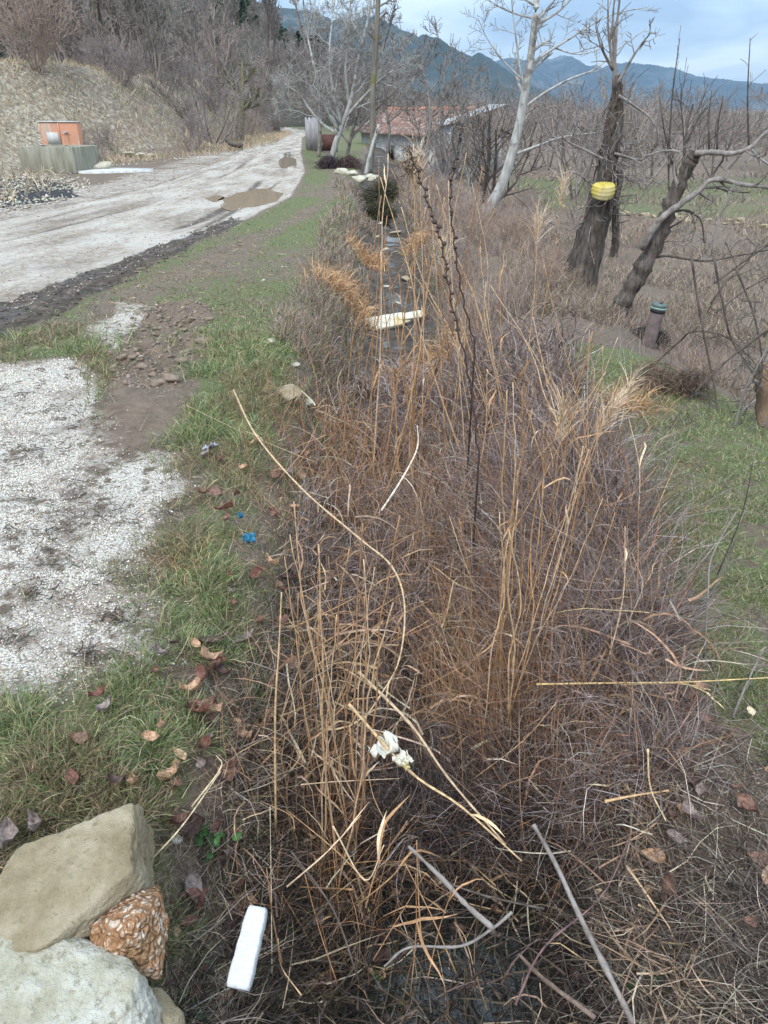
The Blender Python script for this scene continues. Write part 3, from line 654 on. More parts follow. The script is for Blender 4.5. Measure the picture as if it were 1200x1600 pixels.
# ------------------------------------------------------------------ loose gravel and rubble as real stones
def blobs(name, x, y, s, col, label, cat, mat, sink=.3):
    n = len(x); o = np.array([(1, 0, 0), (-1, 0, 0), (0, 1, 0), (0, -1, 0), (0, 0, 1), (0, 0, -1)], float)
    T0 = np.array([(0, 2, 4), (2, 1, 4), (1, 3, 4), (3, 0, 4), (2, 0, 5), (1, 2, 5), (3, 1, 5), (0, 3, 5)])
    a = rng.uniform(0, 6.28, n); ca, sa = np.cos(a), np.sin(a)
    V = o[None] * rng.uniform(.5, 1.3, (n, 6, 1)) + rng.normal(size=(n, 6, 3)) * .18
    V *= s[:, None, None] * np.array([1, 1, .65])
    X = V[..., 0] * ca[:, None] - V[..., 1] * sa[:, None]; Yv = V[..., 0] * sa[:, None] + V[..., 1] * ca[:, None]
    V = np.stack([X + x[:, None], Yv + y[:, None], V[..., 2] + (H(x, y) + s * sink)[:, None]], -1).reshape(-1, 3)
    T = (np.arange(n)[:, None, None] * 6 + T0[None]).reshape(-1, 3)
    return tag(link(name, raw_mesh(name, V, None, T, mat, np.repeat(col, 6, 0), False)), label, cat, kind='stuff')
M['pebble'] = mat_plant('pebbles', 0, .85, 120, .2)
def gravel():
    x, y = sample(40000, -80, 320, 530, 1160, 0); m = masks(x, y)
    k = rng.rand(len(x)) < np.clip(m['gravel'] * 1.2 - .25, 0, 1) * sm(.35, .6, fbm(x * 5, y * 5, 141, 3)) * (1 - m['mud']) + .004; x, y = x[k][:15000], y[k][:15000]; n = len(x)
    blobs('loose_gravel', x, y, rng.uniform(.0022, .0065, n) * (.6 + .13 * y) * 1.1, pal(n, [(.64, .60, .53), (.54, .49, .42), (.70, .66, .59), (.30, .24, .18), (.42, .33, .24)], [3, 3, 3, 1.3, .6], .15), 'loose pale gravel stones beside the track', 'gravel', M['pebble'])
    x = rng.uniform(-22, -6, 40000); y = rng.uniform(10, 36, 40000); m = masks(x, y)
    k = ((m['b'] > -2.6) & (rng.rand(len(x)) < .9 * sm(.38, .62, fbm(x * .7, y * .7, 143, 3)) * (1 - sm(25, 35, y)) + .06)) & ~((np.abs(x + 9.3) < 1.4) & (np.abs(y - 24.3) < 1.5)); x, y = x[k][:12000], y[k][:12000]; n = len(x)
    blobs('slope_rubble', x, y, rng.uniform(.012, .06, n) * rng.uniform(.5, 1, n), pal(n, [(.42, .39, .32), (.32, .28, .22), (.50, .47, .41), (.24, .19, .13)], [3, 3, 2, 1], .15), 'pale limestone rubble strewn over the eroded slope', 'rubble', M['pebble'])
    x, y = sample(14000, -60, 500, 230, 480, 0); m = masks(x, y); k = (rng.rand(len(x)) < .35 * (m['road'] + .6 * (m['gravel'] > .3))); x, y = x[k][:3500], y[k][:3500]; n = len(x)
    blobs('road_stones', x, y, rng.uniform(.008, .022, n) * np.maximum(.7, y / 14), pal(n, [(.38, .34, .29), (.26, .22, .18), (.46, .42, .37)], [2, 2, 1], .15), 'small stones scattered on the dirt track', 'gravel', M['pebble'], .1)
    x, y = sample(9000, 880, 1300, 1180, 1640, -.15); q = x - ditch_c(y); k = (q > .5) & (rng.rand(len(x)) < .5); x, y = x[k][:2600], y[k][:2600]; n = len(x)
    blobs('soil_crumbs', x, y, rng.uniform(.002, .006, n), pal(n, [(.18, .13, .095), (.11, .08, .06), (.34, .27, .20), (.5, .45, .38)], [3, 3, 1.4, .35], .2), 'brown soil crumbs and chips on the bare near right bank', 'soil', M['pebble'])
    # clods along the mud strip and in the ruts
    for poly, nn, s0, s1, lab, nm in ((MUDSTRIP, 900, .005, .022, 'dark mud clods along the edge of the track', 'mud_crumbs'), (RUTS, 420, .006, .03, 'brown mud crumbs in the tyre ruts', 'rut_crumbs')):
        p = np.array(poly); x = rng.uniform(p[:, 0].min(), p[:, 0].max(), nn * 6); y = rng.uniform(p[:, 1].min(), p[:, 1].max(), nn * 6); k = sdf(x, y, poly) < .06; x, y = x[k][:nn], y[k][:nn]; n = len(x)
        c = pal(n, [(.05, .042, .036), (.12, .095, .078)] if nm == 'mud_crumbs' else [(.19, .14, .105), (.25, .19, .15)], [2, 1], .2)
        blobs(nm, x, y, rng.uniform(s0, s1, n), c, lab, 'mud', M['pebble'], .1)
gravel()

# ------------------------------------------------------------------ rocks
def ico(sub):
    import bmesh
    bm = bmesh.new(); bmesh.ops.create_icosphere(bm, subdivisions=sub, radius=1)
    V = np.array([v.co[:] for v in bm.verts]); T = np.array([[v.index for v in f.verts] for f in bm.faces]); bm.free(); return V, T
ICO = {s: ico(s) for s in (2, 3, 5, 6)}
def n3(p, s, sc):
    return (fbm(p[:, 0] * sc + p[:, 2] * sc * .7, p[:, 1] * sc - p[:, 2] * sc * .9, s, 4) + fbm(p[:, 2] * sc + p[:, 1] * sc * .5, p[:, 0] * sc * .8 + 5, s + 5, 4) - 1)
def rock_geo(sub, size, planes, seed, amp=.05, sharp=14, rot=None):
    V, T = ICO[sub]; r_ = np.random.RandomState(seed)
    pl = list(planes) if planes else [(n / np.linalg.norm(n), r_.uniform(.62, .9)) for n in r_.normal(size=(13, 3))]
    inv = np.zeros(len(V))
    for nn, dd in pl:
        nn = np.asarray(nn, float); nn /= np.linalg.norm(nn); inv += np.maximum(V @ nn, 0) ** sharp / dd ** sharp
    r = 1 / (inv ** (1 / sharp) + 1e-3); P_ = V * np.minimum(r, 1.35)[:, None]
    P_ = P_ + V * (amp * (n3(P_, seed, 1.6) * 1.5 + n3(P_, seed + 9, 5) * .6 + n3(P_, seed + 19, 16) * .42 + n3(P_, seed + 25, 38) * .16 - 1.4 * np.maximum(0, .10 - np.abs(n3(P_, seed + 31, 2.3))) - 1.2 * np.maximum(0, .05 - np.abs(n3(P_, seed + 37, 4.1)))))[:, None]
    P_ = P_ * np.asarray(size)
    if rot is not None: P_ = P_ @ np.asarray(rot).T
    return P_, T
def rotm(rx, ry, rz):
    from mathutils import Euler
    return np.array(Euler((R(rx), R(ry), R(rz))).to_matrix())
def mat_rock(name, kind):
    m, t, b, out = new_mat(name); p = objco(t)
    n1 = noise(t, p, 9, 8, .65); n2 = noise(t, p, 45, 6, .7); n3_ = noise(t, p, 160, 3, .7)
    if kind == 'tan':
        c = ramp(t, n1, [(.3, (.20, .155, .09)), (.5, (.31, .255, .165)), (.68, (.41, .355, .26))])
        c = mixc(t, step(t, n2, .56, .66), c, (.23, .19, .11)); h = math_(t, 'ADD', n2, math_(t, 'MULTIPLY', n3_, .5))
    elif kind == 'pale':
        c = ramp(t, n1, [(.33, (.29, .265, .175)), (.48, (.42, .395, .31)), (.62, (.52, .505, .44))])
        c = mixc(t, step(t, noise(t, p, 6, 5, .6, .6), .56, .68), c, (.50, .38, .21))
        cr = N(t, 'ShaderNodeTexVoronoi', feature='DISTANCE_TO_EDGE', i_Scale=5.0); wp = N(t, 'ShaderNodeVectorMath', operation='ADD')
        nn = N(t, 'ShaderNodeTexNoise', i_Scale=9.0); LK(t, p, nn.inputs[0]); sc = N(t, 'ShaderNodeVectorMath', operation='SCALE'); LK(t, nn.outputs[1], sc.inputs[0]); sc.inputs['Scale'].default_value = .25
        LK(t, p, wp.inputs[0]); LK(t, sc.outputs[0], wp.inputs[1]); LK(t, wp.outputs[0], cr.inputs['Vector'])
        ck = step(t, cr.outputs['Distance'], .0, .02); ck2 = math_(t, 'MAXIMUM', ck, step(t, n1, .40, .56)); c = mixc(t, step(t, n2, .36, .48), (.27, .245, .175), c)
        h = math_(t, 'ADD', math_(t, 'ADD', math_(t, 'MULTIPLY', n1, 2), math_(t, 'MULTIPLY', n2, .9)), math_(t, 'MULTIPLY', n3_, .4))
    else:
        v = N(t, 'ShaderNodeTexVoronoi', feature='F1', i_Scale=75.0, i_Randomness=1.0); wp = N(t, 'ShaderNodeVectorMath', operation='ADD')
        nn = N(t, 'ShaderNodeTexNoise', i_Scale=40.0); LK(t, p, nn.inputs[0]); sc = N(t, 'ShaderNodeVectorMath', operation='SCALE'); LK(t, nn.outputs[1], sc.inputs[0]); sc.inputs['Scale'].default_value = .03
        LK(t, p, wp.inputs[0]); LK(t, sc.outputs[0], wp.inputs[1]); LK(t, wp.outputs[0], v.inputs['Vector'])
        s = N(t, 'ShaderNodeSeparateColor'); LK(t, v.outputs['Color'], s.inputs[0])
        c = ramp(t, s.outputs[0], [(0, (.36, .19, .11)), (.35, (.42, .28, .18)), (.6, (.50, .38, .28)), (1, (.62, .54, .45))])
        c = mixc(t, step(t, v.outputs['Distance'], .38, .6), c, (.30, .155, .075)); c = mixc(t, step(t, n1, .5, .62), c, (.24, .14, .07))
        h = math_(t, 'SUBTRACT', math_(t, 'MULTIPLY', n2, .6), math_(t, 'MULTIPLY', v.outputs['Distance'], 1.4))
    LK(t, c, b.inputs['Base Color']); b.inputs['Roughness'].default_value = .9; bump(t, b, h, 1.0, .014); return m
M['rock_tan'] = mat_rock('tan_rock', 'tan'); M['rock_pale'] = mat_rock('pale_limestone', 'pale'); M['rock_cong'] = mat_rock('orange_conglomerate', 'cong')
def put(name, PT, mat, loc, label, cat, group=None, sm_=True):
    return tag(link(name, raw_mesh(name, PT[0], None, PT[1], mat, np.ones((len(PT[0]), 3)), sm_), None, tuple(loc)), label, cat, group)
pl1 = [((0, 0, 1), .62), ((1, -.25, .1), .72), ((-.75, .7, .1), .85), ((-.9, -.5, 0), .9), ((0, -1, .25), .80), ((.5, .85, 0), .98), ((0, 0, -1), .8), ((.8, -.7, .2), .78)]
put('boulder', rock_geo(6, (.15, .20, .115), pl1, 3, .085, 34, rotm(14, 0, -36)), M['rock_tan'], P(100, 1400, 1.03) + np.array([0, 0, -.02]), 'large tan sandstone boulder at the lower left, above the pale one', 'rock')
pl2 = [((0, .1, 1), .62), ((1, .3, .2), .9), ((.75, .8, 0), .85), ((-1, .2, 0), .9), ((0, -1, .4), .8), ((.1, 1, 0), .8), ((0, 0, -1), .8), ((.7, -.6, .5), .9), ((.2, .7, .75), .78)]
put('boulder', rock_geo(6, (.20, .14, .12), pl2, 12, .08, 30, rotm(8, 2, -8)), M['rock_pale'], P(98, 1568, .84), 'pale cracked limestone boulder in the bottom left corner', 'rock')
put('boulder', rock_geo(5, (.085, .085, .085), None, 27, .14, 18), M['rock_cong'], P(213, 1452, .98), 'orange conglomerate rock full of pebbles between the two boulders', 'rock')
put('stone', rock_geo(5, (.045, .05, .045), None, 31, .07), M['rock_tan'], P(246, 1590, .86), 'small tan stone half hidden behind the pale boulder', 'rock')
put('stone', rock_geo(3, (.035, .025, .02), None, 32, .08), M['rock_tan'], P(198, 1402, 1.06), 'little tan chip on top of the conglomerate rock', 'rock')
def gstone(px, py, s, sd, mat, lab, cat='stone', name='stone', rot=(0, 0, 0), sub=3, grp=None):
    g = G(px, py); return put(name, rock_geo(sub, s, None, sd, .08, 14, rotm(*rot)), mat, g + np.array([0, 0, s[2] * .45]), lab, cat, grp)
gstone(447, 628, (.10, .085, .05), 41, M['rock_tan'], 'flat grey-tan slab stone on the left bank', rot=(18, 14, -30), sub=5)
gstone(482, 638, (.045, .04, .03), 42, M['rock_pale'], 'small pale stone just right of the flat slab stone')
gstone(437, 505, (.085, .06, .03), 43, M['rock_pale'], 'white stone in the grass above the bank', rot=(0, 10, -40))
gstone(461, 576, (.055, .03, .02), 44, M['rock_pale'], 'small white stone uphill of the flat slab stone')
gstone(424, 538, (.045, .03, .02), 45, M['rock_pale'], 'tiny pale stone between the two white stones of the bank')
gstone(412, 440, (.03, .02, .015), 46, M['rock_pale'], 'tiny white pebble farthest up in the grass verge')
gstone(272, 1310, (.022, .02, .012), 47, M['rock_pale'], 'pale round pebble in grass right of the tan boulder')
gstone(50, 990, (.02, .018, .012), 48, M['rock_pale'], 'beige pebble at the left edge of the gravel')
for i, (px, py, s) in enumerate([(594, 352, .13), (618, 366, .16), (604, 392, .10), (634, 437, .10), (604, 449, .05), (641, 452, .06), (622, 475, .05), (588, 371, .06)]):
    gstone(px, py, (s, s * (.5 + .07 * i), s * (.2 + .07 * (i % 4))), 50 + i, M['rock_tan' if i % 2 else 'rock_pale'], 'pale wet stone lying in the ditch water beyond the white board', grp='pale stones in the ditch bed', rot=(rng.uniform(-15, 15), rng.uniform(-15, 15), rng.uniform(0, 180)))
for i, (px, py, s) in enumerate([(90, 98, .3), (108, 95, .35), (125, 100, .4), (68, 92, .25), (185, 128, .22), (205, 133, .25), (222, 135, .2)]):
    g = P(px, py, 24 if px < 150 else 30); g[2] = Hs(g[0], g[1]) + .1; put('stone', rock_geo(3, (s, s * .7, s * .4), None, 70 + i, .08), M['rock_pale'], g, 'weathered pale stone on the crest of the slope', 'stone', 'stones along the slope crest')
for i, (px, py, s) in enumerate([(533, 272, .25), (548, 276, .2), (560, 284, .22), (536, 262, .18), (575, 280, .16), (522, 250, .16), (585, 285, .18)]):
    gstone(px, py, (s, s * .8, s * .5), 80 + i, M['rock_pale'], 'pale stone in the heap at the foot of the bare trees by the track', grp='stones heaped under the roadside trees')
for i in range(34):
    px = 880 + i * 10 + rng.uniform(-4, 4); py = 326 + (px - 880) * .09 + rng.uniform(-5, 5); s = rng.uniform(.06, .17)
    gstone(px, py, (s, s * .8, s * .5), 100 + i, M['rock_tan'], 'grey stone in the low row crossing the field on the right', grp='row of stones across the field', rot=(rng.uniform(-15, 15), rng.uniform(-15, 15), rng.uniform(0, 180)))
# mud clods thrown up by the ruts
M['clod'] = mat_bark('brown_mud', (.13, .095, .07), (.24, .185, .14), (.17, .13, .10), 30, bd=.01, stretch=1)
for i, (px, py, s) in enumerate([(268, 600, .055), (248, 602, .05), (262, 590, .04), (282, 566, .05), (295, 552, .045), (312, 535, .05), (318, 520, .04), (192, 565, .05), (210, 560, .04), (300, 505, .05), (325, 500, .04), (240, 588, .035), (222, 575, .04), (287, 520, .035)]):
    g = G(px, py); put('mud_clod', rock_geo(3, (s, s * .8, s * .55), None, 140 + i, .14), M['clod'], g + np.array([0, 0, s * .2]), 'brown mud clod pushed up along the tyre ruts', 'mud clod', 'mud clods around the tyre ruts')

# ------------------------------------------------------------------ leaves
def leaf_mesh(name, L, Wd, curl, seed, n=7, k=5, lobed=False):
    r_ = np.random.RandomState(seed); V = []
    for i in range(n):
        s = i / (n - 1); w = Wd * math.sin(math.pi * min(.98, s ** .8 + .02)) ** .8 * (1 + .15 * r_.normal()) if 0 < i < n - 1 else Wd * .04
        for j in range(k):
            t = j / (k - 1) * 2 - 1
            V.append((s * L - L / 2, t * w / 2, curl * L * (t * t * .5 * (1 + .5 * math.sin(s * 5 + seed)) + .8 * (s - .5) ** 2) + .03 * L * r_.normal() * .6))
    Q = [(i * k + j, i * k + j + 1, (i + 1) * k + j + 1, (i + 1) * k + j) for i in range(n - 1) for j in range(k - 1)]
    V = np.array(V); return V, Q
LEAFC = {'brown': (.17, .095, .07), 'grey': (.21, .165, .15), 'red': (.15, .065, .048), 'tan': (.40, .25, .16), 'dark': (.075, .045, .04), 'straw': (.60, .47, .32)}
LM = {}
for cn, cc in LEAFC.items():
    for v in range(3):
        V, Q = leaf_mesh('dead_leaf', .075, .042, .25 + .2 * v, 3 + v + len(cn))
        LM[cn, v] = raw_mesh('dead_leaf', V, Q, None, M['leaf'], np.tile(cc, (len(V), 1)))
def leaf(px, py, size, cn, lab, rz=None, grp=None, lift=.012, tilt=None):
    g = G(px, py) if not isinstance(px, np.ndarray) else px
    o = link('dead_leaf', LM[cn, random.randrange(3)], None, tuple(g + np.array([0, 0, lift])))
    o.location.z += .03 if py < 1e9 and px < 480 else .02; o.scale = (size * 1.25,) * 3; o.rotation_euler = (random.uniform(-.5, .5), random.uniform(-.4, .4), random.uniform(0, 6.28) if rz is None else R(rz))
    return tag(o, lab, 'leaf', grp)
HL = [(360, 1345, 1.0, 'dark', 'large dark wet leaf lying above the white foam block'), (378, 1168, .85, 'tan', 'pinkish brown curled leaf in the grass left of the ditch'), (372, 1405, .8, 'brown', 'brown leaf just above the end of the white foam block'),
      (302, 1420, .6, 'red', 'rusty red leaf right of the conglomerate rock'), (300, 1455, .5, 'red', 'smaller reddish leaf below the rusty one near the conglomerate rock'), (330, 1045, .8, 'tan', 'tan leaf on the bank under the grey leaves'), (385, 1018, 1.0, 'grey', 'grey curled leaf at the ditch edge'),
      (325, 1125, .8, 'brown', 'brown cupped leaf on the bare patch of the bank'), (300, 1095, .7, 'tan', 'upright tan leaf at the grass edge'), (345, 1055, .6, 'red', 'rusty leaf beside the tan leaf on the bank'), (155, 1105, .5, 'red', 'brick red leaf piece in the short grass'), (170, 1122, .6, 'grey', 'grey purple leaf in the short grass'),
      (130, 1175, .6, 'brown', 'brown leaf alone in the left lawn patch'), (243, 1175, .6, 'tan', 'tan leaf near the middle of the left grass'), (118, 1235, .6, 'red', 'red brown leaf above the tan boulder'), (185, 1240, .55, 'dark', 'dark leaf in the grass above the tan boulder'), (212, 1242, .5, 'tan', 'small tan leaf above the right end of the tan boulder'),
      (18, 1340, .9, 'grey', 'crumpled grey brown leaf at the left side of the tan boulder'), (20, 1395, .7, 'grey', 'rolled grey leaf against the tan boulder'), (65, 1308, .7, 'grey', 'grey leaf behind the tan boulder'), (975, 1240, 1.2, 'tan', 'tan leaf on bare soil right of the ditch'), (955, 1160, .9, 'tan', 'pale upright leaf in the brush on the right'),
      (1020, 1143, .9, 'brown', 'purple brown leaf at the foot of the right brush'), (1090, 1085, .6, 'tan', 'small tan leaf below the horizontal reed'), (1065, 1100, .8, 'brown', 'brown leaf pair below the horizontal reed'), (820, 1360, .6, 'dark', 'dark shrivelled leaf by the upright broken stick'), (970, 1430, .6, 'dark', 'dark purple leaf cluster right of the long stick'),
      (560, 1240, .8, 'red', 'red brown leaf in the dark litter below the white paper'), (610, 1385, .7, 'red', 'dull red leaf among reed blades in the lower middle'), (430, 820, .7, 'brown', 'brown leaf by the blue plastic scraps'), (345, 735, .6, 'red', 'red brown leaf high on the left bank'), (320, 785, .6, 'brown', 'brown leaf at the upper bank edge'), (425, 900, .8, 'tan', 'tan leaf below the blue plastic scraps'),
      (1195, 1390, .8, 'tan', 'tan leaf at the right edge of the picture'), (640, 845, .5, 'red', 'single rusty leaf caught in the grey thicket'), (890, 1585, .9, 'brown', 'brown leaf at the bottom edge by the long stick'), (1150, 1585, .9, 'straw', 'straw coloured blade piece in the bottom right corner')]
for a in HL: leaf(*a)
for i in range(120):
    px = rng.uniform(240, 470); py = rng.uniform(700, 1590); px = px + (py < 1000) * 80
    if py > 1270 and px < 280: continue
    cn_ = random.choice(['brown', 'grey', 'dark', 'brown', 'red', 'tan']); leaf(px, py, rng.uniform(.35, .9), cn_, 'small ' + cn_ + ' dead leaf in the litter on the left bank of the ditch', None, 'dead leaves littering the left bank')
for i in range(90):
    px = rng.uniform(480, 1190); py = rng.uniform(1130, 1590)
    cn_ = random.choice(['brown', 'grey', 'dark', 'dark', 'tan', 'straw']); leaf(px, py, rng.uniform(.3, .8), cn_, 'small ' + cn_ + ' dead leaf among the dead stalks at the near end of the ditch', None, 'dead leaves in the near ditch', lift=rng.uniform(.01, .08))
# low leafy weeds
def weed(px, py, n, s, lab, grp=None):
    g = G(px, py); e = empty('leafy_weed', tuple(g)); mb = MB()
    V0, Q0 = leaf_mesh('x', .04, .026, .3, 5)
    for k in range(n):
        a = rng.uniform(0, 6.28); Rm = rotm(rng.uniform(-30, 30), rng.uniform(-50, 10), math.degrees(a)); V = (V0 + np.array([.03, 0, 0])) * s * rng.uniform(.5, 1.1)
        mb.add(V @ Rm.T + rng.normal(size=3) * np.array([.03, .03, .012]) * s + np.array([0, 0, .02 * s]), Q0, None, np.array((.05, .12, .035)) * rng.uniform(.7, 1.5))
    mb.obj('foliage', M['grass'], e); return tag(e, lab, 'weed', grp)
weed(325, 1330, 22, 1.0, 'bright green leafy weed right of the tan boulder'); weed(1040, 1165, 34, .9, 'small green leafy weed at the foot of the right bank'); weed(855, 1255, 16, .8, 'green weed tuft in the litter by the tall reeds')
weed(310, 1590, 14, .9, 'green weed at the bottom edge beside the white foam'); weed(600, 1575, 18, 1.1, 'dark green weed by the water at the bottom'); weed(450, 640, 16, 1.3, 'green weed under the flat slab stone'); weed(1010, 1540, 14, 1, 'green weed under the litter mound on the lower right')

# ------------------------------------------------------------------ rubbish
def mat_plain(name, c, rough=.6, sc=40, var=.3, bd=.003, dirt=None):
    m, t, b, out = new_mat(name); p = objco(t); n = noise(t, p, sc, 6, .65)
    d = tuple(x * (1 - var) for x in c); col = ramp(t, n, [(.35, d), (.6, c)])
    if dirt: col = mixc(t, step(t, noise(t, p, sc * .25, 5), .52, .62), col, dirt)
    LK(t, col, b.inputs['Base Color']); b.inputs['Roughness'].default_value = rough; bump(t, b, noise(t, p, sc * 3, 4), .6, bd); return m
M['foam'] = mat_plain('white_foam', (.54, .545, .56), .85, 160, .25, .004, (.50, .49, .46)); M['board'] = mat_plain('dirty_white_board', (.56, .54, .44), .7, 12, .2, .003, (.45, .38, .22))
M['paper'] = mat_plain('white_paper', (.58, .55, .46), .7, 20, .15, .002, (.45, .38, .15)); M['blue'] = mat_plain('blue_plastic', (.04, .22, .36), .4, 30, .6)
M['yellow'] = mat_plain('yellow_plastic', (.58, .47, .10), .6, 10, .3, .003, (.50, .42, .20)); 
def slab(name, a, b_, w, th, mat, lab, cat, seed=1, up=None):
    a = np.asarray(a); b_ = np.asarray(b_); n = 26; m_ = 8; d = b_ - a; L = np.linalg.norm(d); d = d / L; sd_ = np.cross(d, [0, 0, 1]) if up is None else np.cross(d, up); sd_ /= np.linalg.norm(sd_); up_ = np.cross(sd_, d)
    ring = []
    for i in range(n):
        s = i / (n - 1); e = min(1, .86 + 2.5 * min(s, 1 - s)); ww = w * e * (1 + .16 * (s - .5)) * (1 + .02 * math.sin(seed + i * .9)); tt = th * e
        for k in range(16):
            th_ = k / 16 * 2 * math.pi; cx = abs(math.cos(th_)) ** .35 * np.sign(math.cos(th_)); cy = abs(math.sin(th_)) ** .35 * np.sign(math.sin(th_))
            j = .03 * (vn(i * .8, k * 1.1, seed) - .5)
            ring.append(a + d * L * s + sd_ * cx * ww / 2 * (1 + j) + up_ * cy * tt / 2 * (1 + j * 3))
    V = np.array(ring + [a, b_]); i = np.arange(n - 1)[:, None] * 16; j = np.arange(16)[None]; Q = np.stack([i + j, i + (j + 1) % 16, i + 16 + (j + 1) % 16, i + 16 + j], -1).reshape(-1, 4)
    T = [(n * 16, (k + 1) % 16, k) for k in range(16)] + [(n * 16 + 1, (n - 1) * 16 + k, (n - 1) * 16 + (k + 1) % 16) for k in range(16)]
    return V, Q, T
def slab_obj(name, a, b_, w, th, mat, lab, cat, seed=1, up=None):
    V, Q, T = slab(name, a, b_, w, th, mat, lab, cat, seed, up); c = V.mean(0)
    return tag(link(name, raw_mesh(name, V - c, Q, T, mat), None, tuple(c)), lab, cat)
fa = P(404, 1418, 1.08); fb = P(372, 1545, .93)
slab_obj('foam_block', fa, fb, .052, .034, M['foam'], 'white polystyrene foam block on the bank right of the boulders', 'foam block', 3)
e = empty('foam_board', tuple(G(615, 505)))
for (a, b_, w, th, nm, s) in ((P(574, 505, 8.3), P(636, 496, 8.6), .17, .035, 'panel', 2), (P(622, 497, 8.5), P(661, 490, 8.7), .11, .03, 'panel', 7), (P(586, 514, 8.2), P(630, 505, 8.45), .07, .05, 'lip', 9)):
    V, Q, T = slab('x', a, b_, w, th, None, '', '', s, np.array([0, -.55, 1])); link(nm, raw_mesh(nm, V - np.array(e.location), Q, T, M['board']), e)
tag(e, 'dirty white foam board lying across the ditch', 'foam board')
def crumple(name, g, s, seed, mat, lab, cat):
    n = 15; u, v = np.meshgrid(np.linspace(-1, 1, n), np.linspace(-1, 1, n), indexing='ij'); u = u.ravel(); v = v.ravel(); e_ = 1 + .35 * (fbm(u * 1.5 + seed, v * 1.5, seed, 2) - .5)
    z_ = 1.9 * np.abs(fbm(u * 1.7 + seed, v * 1.7, seed + 2, 2) - .5) * 2 + .9 * np.abs(fbm(u * 4, v * 4 + seed, seed + 3, 2) - .5); x_ = u * e_ + .5 * (fbm(u * 2, v * 2, seed + 5, 3) - .5) * 2; y_ = v * e_ + .5 * (fbm(u * 2, v * 2, seed + 6, 3) - .5) * 2
    V = np.stack([x_, y_, z_], 1) * np.asarray(s) * np.array([1.25, 1.25, 1.6]); i = np.arange(n - 1)[:, None] * n; j = np.arange(n - 1)[None]; Q = np.stack([i + j, i + j + 1, i + n + j + 1, i + n + j], -1).reshape(-1, 4)
    k = rng.rand(len(Q)) > 0; o = link(name, raw_mesh(name, V @ rotm(25, 10, seed * 40).T, Q[k], None, mat, None, False), None, tuple(g)); m_ = o.modifiers.new('s', 'SOLIDIFY'); m_.thickness = .0012; return tag(o, lab, cat)
    V, T = ICO[3]; r_ = 1 + 1.1 * n3(V, seed, 2.2) + 1.0 * n3(V, seed + 3, 6); V = V * r_[:, None] * np.asarray(s); return put(name, (V, T), mat, g, lab, cat, None, False)
crumple('crumpled_paper', P(604, 1176, 1.55), (.032, .026, .020), 5, M['paper'], 'crumpled white paper scrap caught in the dark litter', 'paper')
crumple('crumpled_paper', P(630, 1188, 1.5), (.018, .016, .014), 8, M['paper'], 'small torn white flake beside the crumpled paper', 'paper')
crumple('plastic_scrap', G(391, 862) + np.array([0, 0, .05]), (.018, .014, .017), 9, M['blue'], 'bright blue plastic scrap on the left bank, lower of the two', 'plastic scrap')
crumple('plastic_scrap', G(376, 826) + np.array([0, 0, .05]), (.009, .007, .014), 19, M['blue'], 'smaller blue plastic scrap just above the other', 'plastic scrap')
crumple('plastic_scrap', G(330, 712) + np.array([0, 0, .03]), (.03, .03, .015), 23, mat_plain('grey_film', (.35, .36, .42), .4), 'greyish plastic scrap higher up the left bank', 'plastic scrap')

# ------------------------------------------------------------------ reeds, stalks, sticks
RC = [np.array(c) for c in ((.44, .265, .14), (.50, .33, .195), (.38, .215, .11), (.54, .39, .26), (.32, .18, .095))]
def blade(mb, p, d, L, w, c, seed):
    r_ = np.random.RandomState(seed); n = 7; pts = [np.array(p)]; d = np.array(d, float); d /= np.linalg.norm(d)
    for k in range(n - 1): pts.append(pts[-1] + d * L / (n - 1)); d = d + np.array([0, 0, -.16]) + r_.normal(size=3) * .17; d /= np.linalg.norm(d)
    pts = np.array(pts); s = np.cross(d, [0, 0, 1]); s /= np.linalg.norm(s) + 1e-6; s = s + r_.normal(size=3) * .3; s /= np.linalg.norm(s); V = []
    for k in range(n): ww = w * math.sin(math.pi * (.12 + .86 * k / (n - 1))) / 2; V += [pts[k] - s * ww, pts[k] + s * ww]
    mb.add(V, [(2 * k, 2 * k + 1, 2 * k + 3, 2 * k + 2) for k in range(n - 1)], None, c)
def plume_strands(top, d, n=60, L=.16):
    base = np.repeat(top[None], n, 0) - np.asarray(d)[None] * rng.uniform(0, .16, (n, 1)); dd = np.repeat(np.asarray(d)[None], n, 0) * .9 + rng.normal(size=(n, 3)) * .25
    return strands(base, dd, rng.uniform(.4, 1, n) * L, np.full(n, .004), pal(n, [(.55, .42, .29), (.48, .33, .21), (.62, .50, .38)], [1, 1, 1]), 4, .12, .5)
def reed(pts, r, lab, grp=None, leaves=1, plume=0, c=None, k=6, kink=0):
    pts = spline(pts, k); o0 = pts[0].copy(); pts = pts - o0; e = empty('reed_stalk', tuple(o0)); c = RC[rng.randint(5)] * rng.uniform(.85, 1.15) if c is None else np.array(c)
    n = len(pts); pts[1:-1] += rng.normal(size=(n - 2, 3)) * kink; rad = r * np.linspace(1.1, .55, n); rad[::3] *= 1.22
    mb = MB(); mb.tube(pts, rad, 5, c); mb.obj('stem', M['dry'], e)
    for q in range(leaves):
        i = rng.randint(1, n - 1); mb = MB(); d = (pts[i + 1 if i + 1 < n else i] - pts[i - 1]); d = d / (np.linalg.norm(d) + 1e-6) + rng.normal(size=3) * np.array([.5, .4, .5])
        blade(mb, pts[i], d, rng.uniform(.06, .24), rng.uniform(.004, .010), c * rng.uniform(.9, 1.3), rng.randint(9999)); mb.obj('leaf', M['dry'], e)
    if plume:
        d = pts[-1] - pts[-2]; d /= np.linalg.norm(d); v, q, t, cc = plume_strands(pts[-1], d, 80, plume); link('plume', raw_mesh('plume', v, q, t, M['dry'], cc), e)
    return tag(e, lab, 'reed', grp)
